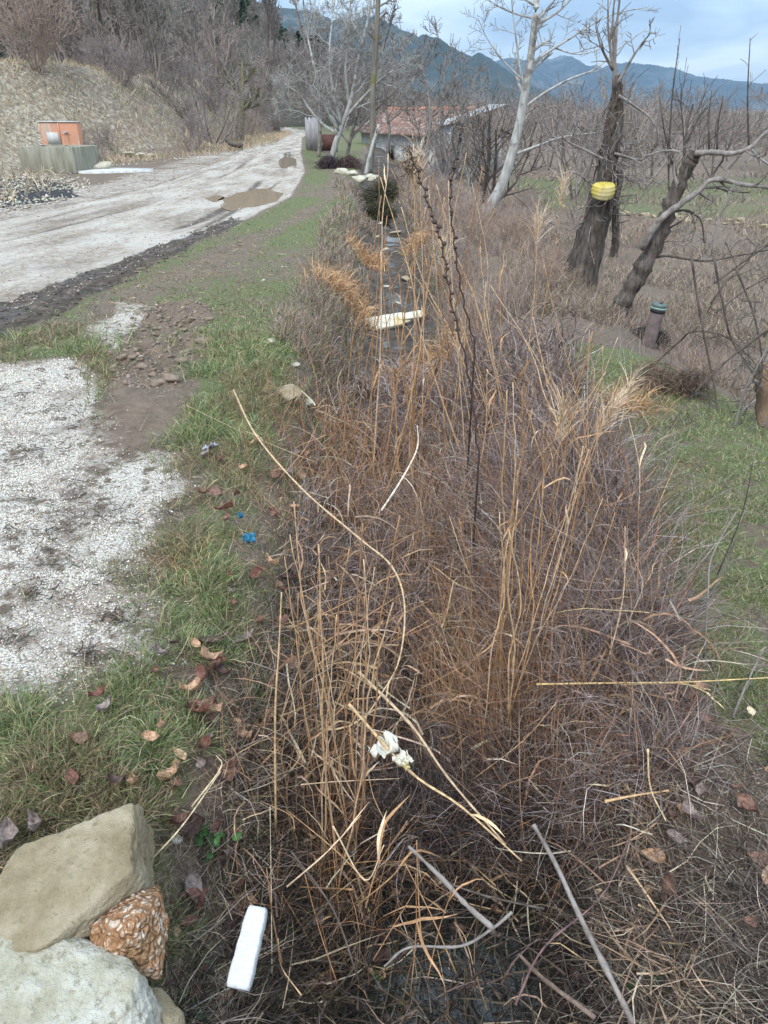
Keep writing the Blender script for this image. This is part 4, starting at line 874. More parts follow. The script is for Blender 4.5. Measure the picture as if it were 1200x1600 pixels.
ORD = ['', 'second ', 'third ', 'fourth ', 'fifth ', 'sixth ', 'seventh ', 'eighth ', 'ninth ', 'tenth ', 'eleventh ', 'twelfth ', 'thirteenth ', 'fourteenth ', 'fifteenth ', 'sixteenth ', 'seventeenth ', 'eighteenth ', 'nineteenth ']
def ordinal(k, n, thing):
    if k < (n + 1) // 2: return (ORD[k] + thing + ' from the left') if k else 'leftmost ' + thing
    k = n - 1 - k; return (ORD[k] + thing + ' from the right') if k else 'rightmost ' + thing
def upright(n, bx, Yr, tx, ty, r, lab, grp, bend=.05, dY=.1):
    txs = np.sort(rng.uniform(tx[0], tx[1], n))
    for i in range(n):
        Y = rng.uniform(*Yr); b0 = ((rng.uniform(*bx) - 600) / FPX) * (Y * 1.1 + .3); base = np.array([b0, Y, Hs(b0, Y)])
        top = P(txs[i], rng.uniform(*ty), Y + rng.uniform(-dY, dY)); mid = (base + top) / 2 + rng.normal(size=3) * bend * .5; q3 = base * .25 + top * .75 + rng.normal(size=3) * bend * .3
        reed([base, mid, q3, top], rng.uniform(.6, 1.15) * r, ordinal(i, n, lab[0]) + ' ' + lab[1], grp, rng.choice([0, 0, 0, 1, 1, 2]), 0, kink=.0018)
upright(19, (480, 575), (1.45, 1.75), (430, 630), (780, 1010), .0028, ('tan reed stalk', 'in the near left cluster above the white paper'), 'near cluster of reed stalks', .05)
upright(26, (770, 860), (1.95, 2.4), (780, 980), (570, 830), .003, ('orange reed stalk', 'in the right hand stand above the horizontal reed'), 'right stand of orange reeds', .05)
upright(36, (520, 790), (3.7, 4.9), (590, 790), (235, 480), .0042, ('tall straight reed', 'rising in front of the far ditch'), 'tall reeds in front of the far ditch', .07)
upright(24, (700, 960), (2.7, 3.5), (740, 970), (400, 660), .0032, ('tan reed stalk', 'in the middle of the thicket'), 'reeds in the middle of the thicket', .06)
upright(10, (430, 520), (1.5, 3.2), (440, 560), (820, 1120), .0028, ('short broken reed stub', 'on the left side of the ditch'), 'broken reed stubs at the left', .05)
# plumed ones
for (tp, Y, bxx, lab) in (((648, 262), 4.4, .15, 'plumed reed drooping left of the dark seed stalk top'), ((655, 250), 4.6, .25, 'plumed reed drooping right of the dark seed stalk top'), ((985, 598), 3.6, 1.0, 'reed with a drooping pale plume over the right bank'), ((880, 290), 6.5, 1.35, 'fluffy plumed reed left of the yellow container'), ((695, 388), 4.2, .3, 'reed plume hanging beside the two dark stalks'), ((955, 640), 3.4, .85, 'smaller reed plume left of the drooping pale plume'), ((880, 640), 3.0, .7, 'brown reed plume above the thicket'), ((840, 350), 5.2, 1.0, 'thin plumed reed behind the thicket')):
    t = P(tp[0], tp[1], Y); b = np.array([bxx, Y - .1, Hs(bxx, Y - .1)]); reed([b, (b + t) / 2 + np.array([.02, 0, .05]), t + np.array([0, 0, .0])], .003, lab, 'reeds carrying plumes', 1, .2 if Y < 5 else .26)
def pxline(L): return [P(a, b, Y) for a, b, Y in L]
reed(pxline([(365, 610, 3.95), (400, 680, 3.45), (470, 762, 2.95), (560, 840, 2.5), (612, 885, 2.3), (632, 945, 2.15), (624, 1030, 1.95), (592, 1090, 1.8), (556, 1140, 1.7)]), .0042, 'long bent fallen reed arching from the left bank into the ditch', None, 1, 0, (.52, .37, .22))
reed(pxline([(545, 1100, 1.62), (640, 1205, 1.5), (720, 1260, 1.4), (815, 1345, 1.32)]), .0042, 'long pale reed lying diagonally down to the right', None, 1, 0, (.55, .38, .21))
reed(pxline([(560, 1050, 1.75), (640, 1130, 1.6), (700, 1215, 1.5), (790, 1320, 1.35)]), .0045, 'second diagonal fallen reed just above the pale one', None, 0, 0, (.47, .34, .22))
reed(pxline([(838, 1069, 1.95), (960, 1067, 1.9), (1060, 1066, 1.85), (1215, 1058, 1.85)]), .0034, 'straight yellow reed lying horizontally over the right brush', None, 0, 0, (.62, .44, .21))
reed(pxline([(970, 1070, 1.9), (1060, 1068, 1.86), (1110, 1078, 1.8)]), .0026, 'short reed lying along the horizontal yellow reed', None, 1, 0, (.62, .46, .24))
reed(pxline([(596, 798, 3.0), (630, 745, 3.15), (652, 700, 3.3), (652, 665, 3.35)]), .0045, 'pale curled reed arching over the grey thicket', None, 0, 0, (.62, .54, .42))
reed(pxline([(440, 925, 1.75), (436, 1010, 1.68), (430, 1120, 1.6), (431, 1300, 1.5)])[::-1], .0036, 'upright reed at the left of the near cluster', None, 0, 0, (.46, .31, .17))
reed(pxline([(425, 1520, 1.12), (424, 1400, 1.2), (422, 1260, 1.25)]), .0016, 'thin straight straw beside the white foam block', None, 0, 0, (.5, .42, .3))
reed(pxline([(300, 1260, 1.25), (345, 1200, 1.3), (338, 1180, 1.36)]), .0022, 'thin straw bent over the grass right of the tan boulder', None, 0, 0, (.55, .43, .28))
reed(pxline([(235, 1345, 1.15), (285, 1290, 1.2), (345, 1205, 1.32)]), .0022, 'slanting straw rising behind the conglomerate rock', None, 0, 0, (.55, .43, .28))
reed(pxline([(945, 1252, 1.5), (990, 1243, 1.52), (1045, 1235, 1.5)]), .004, 'flat tan reed blade on bare soil at the right', None, 0, 0, (.58, .38, .2))
reed(pxline([(1012, 1170, 1.55), (1016, 1230, 1.5), (1040, 1282, 1.4)]), .0028, 'short cut reed standing on bare soil at the right', None, 0, 0, (.58, .42, .24))
reed(pxline([(520, 1290, 1.4), (570, 1375, 1.3), (600, 1320, 1.34)]), .0022, 'kinked reed in the lower middle', None, 1, 0, (.55, .42, .27))
for i in range(24):   # fallen straws in many directions across the near ditch
    a = (rng.uniform(430, 760), rng.uniform(1080, 1560)); L = rng.uniform(60, 210); th = rng.normal(1.9, .75); b = (a[0] + L * math.cos(th), a[1] - L * math.sin(th) * .9)
    Y = G(a[0], a[1])[1] * .86; reed([P(a[0], a[1], Y), P((a[0] + b[0]) / 2 + rng.normal() * 12, (a[1] + b[1]) / 2, Y + .06), P(b[0], b[1], Y + rng.uniform(.02, .2))], rng.uniform(.0014, .0026), 'tan straw fallen across the near ditch above the water', 'straws fallen across the near ditch', rng.randint(0, 2), 0, None, 4)
for i in range(46):
    px = rng.uniform(430, 1000); py = rng.uniform(640, 1100); Y = G(px, py)[1] * .88; L = rng.uniform(80, 230); th = rng.normal(1.5, .7)
    reed([P(px, py, Y), P(px + L * .5 * math.cos(th) + rng.normal() * 10, py - L * .5 * math.sin(th), Y + .06), P(px + L * math.cos(th), py - L * math.sin(th), Y + rng.uniform(.0, .2))], rng.uniform(.0016, .0028), 'tan straw leaning in the tangled thicket', 'straws leaning in the thicket', rng.randint(0, 2), 0, None, 4)
def stick(L, r0, r1, mat, lab, name='stick', cat='stick', c=(1, 1, 1), nodes=0, k=6, tips=True):
    p = spline(pxline(L) if len(L[0]) == 3 and L[0][0] > 30 else L, k); o0 = p[0].copy(); p = p - o0; n = len(p); mb = MB(); rad = np.linspace(r0, r1, n) * (1 + .12 * rng.normal(size=n)); mb.tube(p, rad, 7, c)
    for q in range(nodes):
        i = rng.randint(1, n - 1); a = rng.normal(size=3); a /= np.linalg.norm(a); b0 = p[i]; mb.tube([b0, b0 + a * .012, b0 + a * .02], [.006, .008, .003], 5, c)
    o = link(name, mb.mesh(name, mat), None, tuple(o0)); return tag(o, lab, cat)
stick([(638, 1322, 1.38), (690, 1372, 1.3), (730, 1415, 1.22), (770, 1450, 1.18)], .0052, .0075, M['bark_grey'], 'grey broken stick with a pale cut end above the water')
stick([(833, 1288, 1.42), (868, 1350, 1.33), (905, 1430, 1.2), (950, 1520, 1.08), (990, 1600, .98)], .0062, .008, M['bark_grey'], 'long grey broken stick leaning on the lower right')
stick([(985, 1305, 1.42), (940, 1400, 1.25), (850, 1480, 1.12), (805, 1570, 1.0)][::-1], .003, .0016, M['bark_dark'], 'thin purple bramble stem crossing the long grey stick', c=(1.8, 1.3, 1.5))
stick([(600, 1510, 1.1), (640, 1480, 1.14), (720, 1478, 1.15), (770, 1450, 1.2), (800, 1425, 1.22)], .003, .004, M['bark_grey'], 'curved grey stem arching over the black water')
stick([(700, 1380, 1.3), (760, 1400, 1.27), (850, 1420, 1.22)], .0035, .0025, M['bark_dark'], 'dark twig crossing between the two grey sticks')
stick([(455, 1330, 1.35), (520, 1420, 1.22), (560, 1530, 1.1)], .003, .0022, M['bark_dark'], 'dark stem slanting through the litter right of the white foam')
stick([(810, 1490, 1.12), (850, 1530, 1.06), (930, 1590, .98)], .004, .007, M['bark_dark'], 'dark thick stem in the lower right litter', c=(1.5, 1.3, 1.2))
stick([(1120, 1480, 1.2), (1195, 1415, 1.3)], .004, .003, M['bark_dark'], 'brown twig near the right edge over the litter', c=(1.6, 1.2, 1.1))
for (L, lab, seedbits) in (([(748, 720, 3.0), (735, 600, 3.05), (705, 470, 3.1), (690, 380, 3.15), (668, 315, 3.2), (642, 240, 3.2)], 'tall black dried seed stalk leaning left, thicker of the two', 26), ([(742, 540, 3.7), (722, 460, 3.7), (710, 380, 3.7), (704, 300, 3.7), (716, 230, 3.7), (724, 192, 3.7)], 'thinner black dried seed stalk with a curved tip', 16)):
    p = spline(pxline(L), 8); p[:, 0] += .006 * np.sin(np.arange(len(p)) * 1.9); base = p[0].copy(); base[2] = Hs(base[0], base[1]); p = np.vstack([base, p]); o0 = base; e = empty('seed_stalk', tuple(o0)); mb = MB(); mb.tube(p - o0, np.linspace(.0048, .0025, len(p)), 6, (.055, .035, .032)); mb.obj('stem', M['dry'], e)
    for q in range(seedbits):
        i = int(len(p) * (.35 + .63 * q / seedbits)); b0 = p[min(i, len(p) - 1)] - o0 + rng.normal(size=3) * .004; mb = MB(); V, T = ICO[2]; mb.add(V[:] * np.array([.009, .009, .007]) * rng.uniform(.6, 1.3) * (1 + .25 * rng.normal(size=(len(V), 1)).clip(-1, 1)) + b0, None, T, (.07, .045, .038)); mb.obj('seed_whorl', M['dry'], e)
    tag(e, lab, 'seed stalk')
e = [o for o in bpy.data.objects if o.name == 'seed_stalk'][0]; c0 = P(640, 255, 3.22) - np.array(e.location); n = 130
v, q, t, cc = strands(c0 + rng.normal(size=(n, 3)) * np.array([.02, .02, .035]), rng.normal(size=(n, 3)) + np.array([0, 0, -.2]), rng.uniform(.02, .07, n), np.full(n, .005), pal(n, [(.12, .08, .06), (.20, .14, .09)], [1, 1]), 3, .5, .4); link('seed_head', raw_mesh('seed_head', v, q, t, M['dry'], cc), e)

# ------------------------------------------------------------------ trees
class Tree:
    def __init__(s, seed): s.r = np.random.RandomState(seed); s.trunk = MB(); s.crown = MB(); s.count = 0
    def branch(s, p, d, L, r, lvl, mb, up=.1, wander=.18, n=5, sides=None, kids=(4, 6), spread=.8, minr=.0015, c=(1, 1, 1), lr=.55):
        r_ = s.r; pts = [np.array(p, float)]; d = np.array(d, float); d /= np.linalg.norm(d)
        ds = [d]
        for k in range(n):
            d = d + r_.normal(size=3) * wander + np.array([0, 0, up]); d /= np.linalg.norm(d); pts.append(pts[-1] + d * L / n); ds.append(d)
        rad = np.maximum(r * np.linspace(1, .35, n + 1), minr)
        sides = sides or (6 if r > .03 else 4 if r > .012 else 3); mb.tube(pts, rad, sides, c, cap=False); s.count += 1
        if lvl > 0: s.spawn(pts, ds, rad, L, lvl, up, wander, kids, spread, minr, c, lr)
    def spawn(s, pts, ds, rad, L, lvl, up, wander, kids, spread, minr, c, lr, f0=.3, mb=None):
        r_ = s.r; nk = r_.randint(kids[0], kids[1] + 1); N_ = len(pts) - 1
        for q in range(nk):
            f = f0 + (1 - f0) * (q + r_.rand()) / nk; i = min(int(f * N_), N_ - 1); a = f * N_ - i; pp = np.asarray(pts[i]) * (1 - a) + np.asarray(pts[i + 1]) * a
            d = np.asarray(ds[i]); v = r_.normal(size=3); v -= d * np.dot(v, d); v /= np.linalg.norm(v); nd = d * (1 - spread * .5) + v * spread
            s.branch(pp, nd, L * lr * r_.uniform(.6, 1.15) * (1.15 - .5 * f), max(rad[i] * .5, minr), lvl - 1, s.crown, up, wander, 4 if lvl > 1 else 3, None, kids, spread, minr, c, lr)
    def limb(s, pts, r0, r1, mb, lvl=2, L=None, kids=(5, 8), c=(1, 1, 1), sides=8, up=.1, wander=.2, spread=.8, minr=.0015, f0=.3, lr=.45, k=5, rough=0):
        p = spline(pts, k); n = len(p); rad = np.linspace(r0, r1, n); 
        if rough: rad = rad * (1 + rough * s.r.normal(size=n)); p[1:-1] += s.r.normal(size=(n - 2, 3)) * rough * r0 * .5
        mb.tube(p, rad, sides, c); ds = list(np.gradient(p, axis=0)); ds = [d / np.linalg.norm(d) for d in ds]
        if lvl > 0: s.spawn(list(p), ds, rad, L or np.linalg.norm(p[-1] - p[0]), lvl, up, wander, kids, spread, minr, c, lr, f0)
    def finish(s, name, loc, tm, cm, lab, cat='tree', grp=None, rel=True):
        e = empty(name, tuple(loc)); o = np.asarray(loc) if rel else np.zeros(3)
        if s.trunk.V: s.trunk.V = [v - o for v in s.trunk.V]; s.trunk.obj('trunk', tm, e)
        if s.crown.V: s.crown.V = [v - o for v in s.crown.V]; s.crown.obj('crown', cm, e)
        return tag(e, lab, cat, grp)
def limb_part(tr, e, pts, r0, r1, mat, **k):
    mb = MB(); tr.limb(pts, r0, r1, mb, **k); o = np.array(e.location); mb.V = [v - o for v in mb.V]; return mb.obj('limb', mat, e)
def root_to(p, Y=None):
    g = p.copy(); g[2] = Hs(p[0], p[1]) - .05; return g

# white leaning tree
t = Tree(11); Y = 14.6; w = lambda L, Y=Y: [P(a, b, Y + (c[0] if c else 0)) for a, b, *c in L]
tk = w([(736, 350), (765, 322), (785, 286), (800, 240), (814, 180), (826, 110), (834, 50), (840, -20), (850, -140)]); base = root_to(tk[0]); tk[0] = base
t.limb(tk, .11, .04, t.trunk, 2, 1.6, (9, 11), sides=12, f0=.55, lr=.5, minr=.006, up=.12)
e = empty('leaning_tree', tuple(base)); 
for L, r0, lv in (([(803, 242), (845, 226), (880, 214), (935, 207, .4)], .05, 1), ([(814, 172), (850, 146), (890, 124), (930, 108, .3), (965, 78, .5), (1010, 45, .6)], .05, 2), ([(829, 100), (862, 78), (885, 64), (920, 42, .4), (960, 22, .6), (1010, 12, .9)], .05, 2),
                  ([(820, 140), (812, 105), (806, 60), (800, 10), (795, -60)], .045, 2), ([(835, 40), (870, 20), (900, -10), (930, -50)], .05, 2), ([(836, 30), (800, 20), (770, 5), (740, -20)], .035, 2), ([(822, 130), (790, 100), (762, 62), (745, 25)], .035, 2), ([(868, 76), (900, 85), (930, 80), (965, 66)], .025, 1), ([(745, 338), (735, 300), (728, 260)], .02, 1)):
    limb_part(t, e, w(L), r0 * .5, r0 * .13, M['bark_pale'], lvl=lv, L=1.3, kids=(6, 9), sides=7, minr=.0045, lr=.42, up=.08, wander=.2)
for mb, nm in ((t.trunk, 'trunk'), (t.crown, 'crown')): mb.V = [v - base for v in mb.V]; mb.obj(nm, M['bark_pale'], e)
tag(e, 'pale smooth-barked bare tree leaning right beyond the thicket', 'tree')

# pollard with yellow container
def pollard():
    t = Tree(12); Y = 9.2; base = root_to(P(903, 478, Y)); e = empty('pollard_tree', tuple(base))
    tk = [base] + [P(a, b, Y) for a, b in ((908, 430), (922, 375), (934, 330), (945, 285), (955, 225), (962, 165), (965, 118))]
    p = spline(tk, 9); n = len(p); s = np.linspace(0, 1, n); rad = np.interp(s, [0, .3, .52, .56, .75, 1], [.235, .19, .16, .125, .10, .045]); mb = MB()
    sides = 18; tg = np.gradient(p, axis=0); tg /= np.linalg.norm(tg, axis=1)[:, None]; u = np.cross(tg, [0, 1, 0]); w_ = np.cross(tg, u); V = []
    for i in range(n):
        for k in range(sides):
            a = k / sides * 6.283; rr = .9 * rad[i] * (1 + .22 * (vn(a * 2.2 + 10, s[i] * 5, 5) - .5) + .30 * (vn(a * 5, s[i] * 22, 6) - .5)); V.append(p[i] + (u[i] * math.cos(a) + w_[i] * math.sin(a)) * rr)
    i = np.arange(n - 1)[:, None] * sides; j = np.arange(sides)[None]; Q = np.stack([i + j, i + (j + 1) % sides, i + sides + (j + 1) % sides, i + sides + j], -1).reshape(-1, 4)
    mb.add(np.array(V) - base, Q, None, (1, 1, 1)); mb.obj('trunk', M['bark_dark'], e)
    # loose bark strips
    mb = MB()
    for q in range(46):
        i = rng.randint(int(n * .35), n - 3); a = rng.uniform(0, 6.28); b0 = p[i] + (u[i] * math.cos(a) + w_[i] * math.sin(a)) * rad[i]; dd = np.array([rng.normal() * .16, rng.normal() * .1, -1.]); L = rng.uniform(.08, .26)
        mb.tube(np.array([b0, b0 + dd * L * .5, b0 + dd * L + rng.normal(size=3) * .03]) - base, [.012, .010, .003], 4, (.8, .7, .65))
    mb.obj('loose_bark', M['bark_dark'], e)
    for top in ((950, -10), (962, -30), (976, -60), (955, 40), (968, 0)):
        s0 = P(963 + rng.uniform(-6, 6), 140, Y); limb_part(t, e, [s0, P((963 + top[0]) / 2 - 5, (130 + top[1]) / 2, Y), P(top[0], top[1], Y)], .02, .006, M['bark_grey'], lvl=1, L=.5, kids=(4, 7), sides=5, minr=.004)
    for L in ([(965, 130), (985, 95), (1000, 72), (1018, 50)], [(958, 110), (940, 75), (930, 40)], [(966, 150), (990, 165), (1020, 190), (1040, 235)], [(960, 240), (1000, 250), (1030, 235), (1065, 238)], [(945, 250), (915, 235), (880, 215), (860, 170)], [(935, 300), (900, 270), (870, 275)]):
        limb_part(t, e, [P(a, b, Y - .1) for a, b in L], .018, .006, M['bark_grey'], lvl=2, L=.8, kids=(4, 6), sides=5, minr=.004)
    # twiggy shoots around the head
    for q in range(60):
        i = rng.randint(int(n * .4), int(n * .8)); t.branch(p[i], rng.normal(size=3) + np.array([.3, -.3, .1]), rng.uniform(.4, .9), .008, 1, t.crown, .05, .25, 5, 3, (2, 4), minr=.003)
    t.crown.V = [v - base for v in t.crown.V]; t.crown.obj('crown', M['bark_grey'], e)
    tag(e, 'rugged dead pollard tree carrying a yellow container halfway up', 'tree')
    # yellow container with ribs
    c = P(942, 300, Y - .24); k = empty('yellow_container', tuple(c)); V = []; ns = 24; hs = np.linspace(-.075, .085, 22)
    for h in hs:
        s_ = (h + .075) / .16; r0 = .138 * (.72 + .28 * s_ ** .5) * (1 - .25 * max(0, s_ - .8) / .2) * (1 + .05 * math.sin(s_ * 5)) + .0022 * math.sin(s_ * 24)
        for q in range(ns): a = q / ns * 6.283; V.append((r0 * math.cos(a) * 1.0, r0 * math.sin(a) * .75, h + .012 * math.cos(a * 2)))
    i = np.arange(len(hs) - 1)[:, None] * ns; j = np.arange(ns)[None]; Q = np.stack([i + j, i + (j + 1) % ns, i + ns + (j + 1) % ns, i + ns + j], -1).reshape(-1, 4); V += [(0, 0, hs[0]), (0, 0, hs[-1] + .02)]
    T = [(len(V) - 2, (q + 1) % ns, q) for q in range(ns)] + [(len(V) - 1, (len(hs) - 1) * ns + q, (len(hs) - 1) * ns + (q + 1) % ns) for q in range(ns)]
    link('shell', raw_mesh('shell', V, Q, T, M['yellow']), k); mb = MB(); mb.tube([(.13, 0, .06), (.06, -.02, .13), (-.06, -.02, .13), (-.13, 0, .06)], .004, 5, (.3, .3, .3)); mb.obj('handle', M['bark_grey'], k)
    tag(k, 'ribbed yellow plastic container tied on the pollard tree', 'container')
pollard()
def leaning():
    t = Tree(13); Y = 8.2; base = root_to(P(955, 505, Y)); e = empty('leaning_trunk_tree', tuple(base)); A = lambda L, dy=0: [P(a, b, Y + dy) for a, b in L]
    mb = MB(); t.limb([base] + A([(975, 470), (1000, 425), (1032, 365), (1052, 310), (1075, 262), (1088, 238)]), .105, .06, mb, 0, sides=14, k=8, rough=.12); mb.V = [v - base for v in mb.V]; mb.obj('trunk', M['bark_dark'], e)
    for L, r0, mt in (([(1086, 240), (1110, 238), (1140, 240), (1170, 232), (1200, 205), (1250, 180)], .042, 'bark_grey'), ([(1000, 390), (1030, 345), (1065, 318), (1090, 300), (1115, 280), (1160, 288), (1230, 296)], .055, 'bark_grey'), ([(1010, 408), (1040, 400), (1100, 408), (1150, 400), (1230, 385)], .022, 'bark_dark'), ([(1060, 300), (1052, 262), (1062, 240), (1040, 236), (1005, 245)], .026, 'bark_grey'),
                      ([(1052, 330), (1075, 330), (1095, 345), (1100, 380)], .022, 'bark_dark'), ([(1172, 232), (1190, 250), (1230, 275)], .018, 'bark_pale'), ([(985, 450), (1030, 372), (1065, 345)], .03, 'bark_dark')):
        limb_part(t, e, A(L, rng.uniform(-.15, .15)), r0 * .72, r0 * .3, M[mt], lvl=2, L=1.0, kids=(5, 8), sides=8, minr=.003, up=.06, wander=.24, rough=.1)
    for tx, bx, by, ty in ((1062, 1045, 238, 60), (1112, 1108, 235, 140), (1030, 1052, 262, 150), (1172, 1170, 232, 60), (1130, 1120, 236, 150)):
        limb_part(t, e, A([(bx, by), ((bx + tx) / 2 - 3, (by + ty) / 2), (tx, ty)]), .011, .004, M['bark_dark'], lvl=1, L=.5, kids=(4, 7), sides=4, minr=.003)
    t.crown.V = [v - base for v in t.crown.V]; t.crown.obj('crown', M['bark_grey'], e); tag(e, 'dark bare tree leaning right with two bowed grey limbs', 'tree')
leaning()
# post with band
def post():
    Y = 6.9; base = root_to(P(1003, 585, Y)); top = P(1031, 474, Y); e = empty('leaning_post', tuple(base)); d = top - base
    mb = MB(); mb.tube(spline([base, base + d * .5, base + d * .84], 6) - base, .062, 16, (1, 1, 1)); mb.obj('pole', mat_plain('rusty_grey_pipe', (.17, .13, .125), .6, 16, .5, .003, (.10, .07, .06)), e)
    for a, b_, r_, c, nm in ((.82, .885, .068, (.02, .02, .022), 'collar'), (.885, .925, .072, (.22, .32, .28), 'band'), (.925, .99, .068, (.10, .14, .13), 'cap')):
        mb = MB(); mb.tube(np.array([base + d * a, base + d * (a + b_) / 2, base + d * b_]) - base, r_, 16, (1, 1, 1)); mb.obj(nm, mat_plain(nm + '_paint', c, .5, 20, .3), e)
    mb = MB(); mb.tube(np.array([base + d * .98, base + d * 1.02 + [.02, 0, 0]]) - base, .012, 6); mb.obj('bolt', M['bark_dark'], e)
    tag(e, 'leaning rusty pipe post with a pale green band near its cap', 'post')
post()
t = Tree(15); base = root_to(P(1196, 730, 4.7)); t.limb([base, P(1196, 650, 4.72), P(1192, 566, 4.75)], .085, .05, t.trunk, 1, .6, (3, 4), sides=14, rough=.1, f0=.7); t.finish('tree_stump', base, mat_bark('stump_bark', (.09, .06, .04), (.24, .165, .11), None, 20), M['bark_grey'], 'brown weathered stump at the right edge', 'stump')
for i, (L, lab) in enumerate((([(1000, 590, 5.2), (1060, 535, 5.1), (1085, 518, 5.0), (1140, 530, 5.0), (1200, 590, 5)], 'dark arched branch passing in front of the leaning post'), ([(1115, 400, 4.8), (1128, 470, 4.7), (1150, 545, 4.7), (1215, 610, 4.6)], 'dark hanging branch at the right, upper one'), ([(1210, 508, 4.4), (1140, 560, 4.4), (1080, 620, 4.3), (1040, 680, 4.2), (1015, 725, 4.1)], 'long dark branch slanting down left across the right bank'),
                  ([(1080, 400, 5), (1095, 500, 4.9), (1115, 600, 4.8), (1128, 680, 4.6), (1150, 740, 4.4), (1200, 800, 4.3)], 'dark drooping branch reaching the green bank'), ([(1040, 700, 3.9), (1090, 742, 3.8), (1150, 760, 3.8), (1195, 788, 3.7)], 'thin brown branch lying over the green bank'), ([(1150, 420, 4.8), (1180, 500, 4.7), (1190, 590, 4.6), (1160, 650, 4.5)], 'curved dark branch nearest the stump'), ([(1140, 700, 4.4), (1160, 620, 4.4), (1190, 560, 4.4), (1230, 480, 4.4)], 'pale thin sapling stem behind the stump'))):
    t = Tree(200 + i); p = pxline(L); t.limb(p, .008, .003, t.trunk, 2, .5, (6, 9), sides=6, minr=.0018, up=0, wander=.3); t.finish('bare_branch', p[0], M['bark_dark'] if i != 6 else M['bark_grey'], M['bark_dark'], lab, 'branch')
for i in range(16):
    x0 = rng.uniform(1060, 1230); y0 = rng.uniform(400, 780); a = rng.choice([1, -1]) * rng.uniform(.3, 1.5); L = rng.uniform(110, 260); Y = rng.uniform(4.2, 6.4); t = Tree(400 + i)
    p = [P(x0 + L * q * math.cos(a) + rng.normal() * 8, y0 - L * q * abs(math.sin(a)) + rng.normal() * 8 + 30 * q * q, Y + .1 * q) for q in (0, .33, .66, 1)]; t.limb(p, .009, .003, t.trunk, 2, .5, (4, 7), sides=5, minr=.0018, up=0, wander=.3)
    t.finish('bare_branch', p[0], M['bark_grey'] if i % 3 else M['bark_dark'], M['bark_grey'] if i % 2 else M['bark_dark'], 'thin leafless branch in the tangle between the leaning post and the right edge', 'branch', 'tangled thin branches at the right')
for i, (L, r, lab) in enumerate((([(1100, 1030, 2.0), (1106, 930, 2.0), (1112, 870, 2.05), (1150, 800, 2.1)], .004, 'thin leafless stem rising from the right brush'), ([(1070, 985, 2.1), (1110, 930, 2.1), (1135, 880, 2.1), (1150, 840, 2.1)], .0045, 'pale forked twig on the right bank'), ([(1120, 900, 2.2), (1160, 800, 2.25), (1180, 700, 2.3)], .003, 'slender dark stem against the green bank'), ([(1145, 1120, 1.8), (1170, 1060, 1.85), (1195, 1010, 1.9)], .005, 'pale split stalk at the right edge'), ([(1065, 960, 2.2), (1075, 880, 2.2), (1068, 800, 2.2)], .003, 'upright grey stem at the edge of the right brush'))):
    t = Tree(230 + i); p = pxline(L); t.limb(p, r, r * .4, t.trunk, 1, .25, (3, 6), sides=5, minr=.0012); t.finish('bare_sapling', p[0], M['bark_grey'] if i != 2 else M['bark_dark'], M['bark_grey'], lab, 'sapling')

# roadside trees by the house
def roadside():
    for sd_, (bx, by, Y), forks, lab, mt, r0 in ((21, (516, 258, 26), [[(516, 258), (524, 225), (535, 195), (550, 150), (560, 90), (575, 30), (585, -60)], [(530, 205), (505, 160), (490, 100), (478, 40), (470, -40)], [(538, 185), (570, 150), (600, 120), (640, 95)], [(533, 195), (520, 140), (515, 80), (520, 10), (515, -70)], [(528, 210), (500, 190), (470, 150), (450, 100)], [(545, 165), (540, 110), (545, 50), (550, -50)]], 'bushy pale-barked bare tree beside the track, nearest the dark stump', 'bark_pale', .13),
        (22, (540, 262, 28), [[(540, 262), (545, 230), (555, 190), (575, 130), (600, 70), (620, 0)], [(548, 215), (580, 180), (620, 140), (655, 100)], [(546, 225), (520, 190), (500, 130), (495, 60)]], 'second bare tree of the roadside clump, just behind the first', 'bark_grey', .09),
        (23, (497, 240, 31), [[(497, 240), (500, 200), (490, 150), (480, 80), (460, 0), (450, -60)], [(498, 205), (520, 160), (530, 90), (525, 20)], [(494, 180), (470, 150), (455, 120)]], 'bare tree of the roadside clump by the plank fence', 'bark_grey', .09)):
        t = Tree(sd_); base = root_to(P(bx, by, Y)); e = empty('bare_tree', tuple(base))
        f = [P(a, b, Y) for a, b in forks[0]]; f[0] = base; t.limb(f, r0 * .8, .02, t.trunk, 3, 2.3, (9, 10), sides=9, minr=.006, f0=.2, lr=.6)
        for L in forks[1:]:
            limb_part(t, e, [P(a, b, Y + rng.uniform(-.1, .1) + k * rng.uniform(-.3, .3)) for k, (a, b) in enumerate(L)], r0 * .42, .014, M[mt], lvl=3, L=2.1, kids=(7, 9), sides=7, minr=.006, lr=.6)
        for mb, nm in ((t.trunk, 'trunk'), (t.crown, 'crown')): mb.V = [v - base for v in mb.V]; mb.obj(nm, M[mt], e)
        tag(e, lab, 'tree')
    # mossy tall trunk
    t = Tree(24); Y = 25; base = root_to(P(577, 272, Y)); t.limb([base, P(582, 220, Y), P(583, 140, Y), P(588, 60, Y), P(592, -20, Y), P(596, -120, Y)], .10, .06, t.trunk, 2, 1.5, (8, 10), sides=10, minr=.008, rough=.06, f0=.5)
    t.finish('mossy_tree', base, M['bark_moss'], M['bark_grey'], 'tall straight mossy trunk in front of the house')
    t = Tree(25); base = root_to(P(571, 275, Y - .6)); t.limb([base, P(580, 235, Y - .5), P(592, 195, Y - .4)], .07, .04, t.trunk, 1, .8, (3, 5), sides=8, minr=.006); t.finish('birch_log', base, M['bark_pale'], M['bark_grey'], 'short white birch stem leaning on the mossy trunk', 'tree')
roadside()
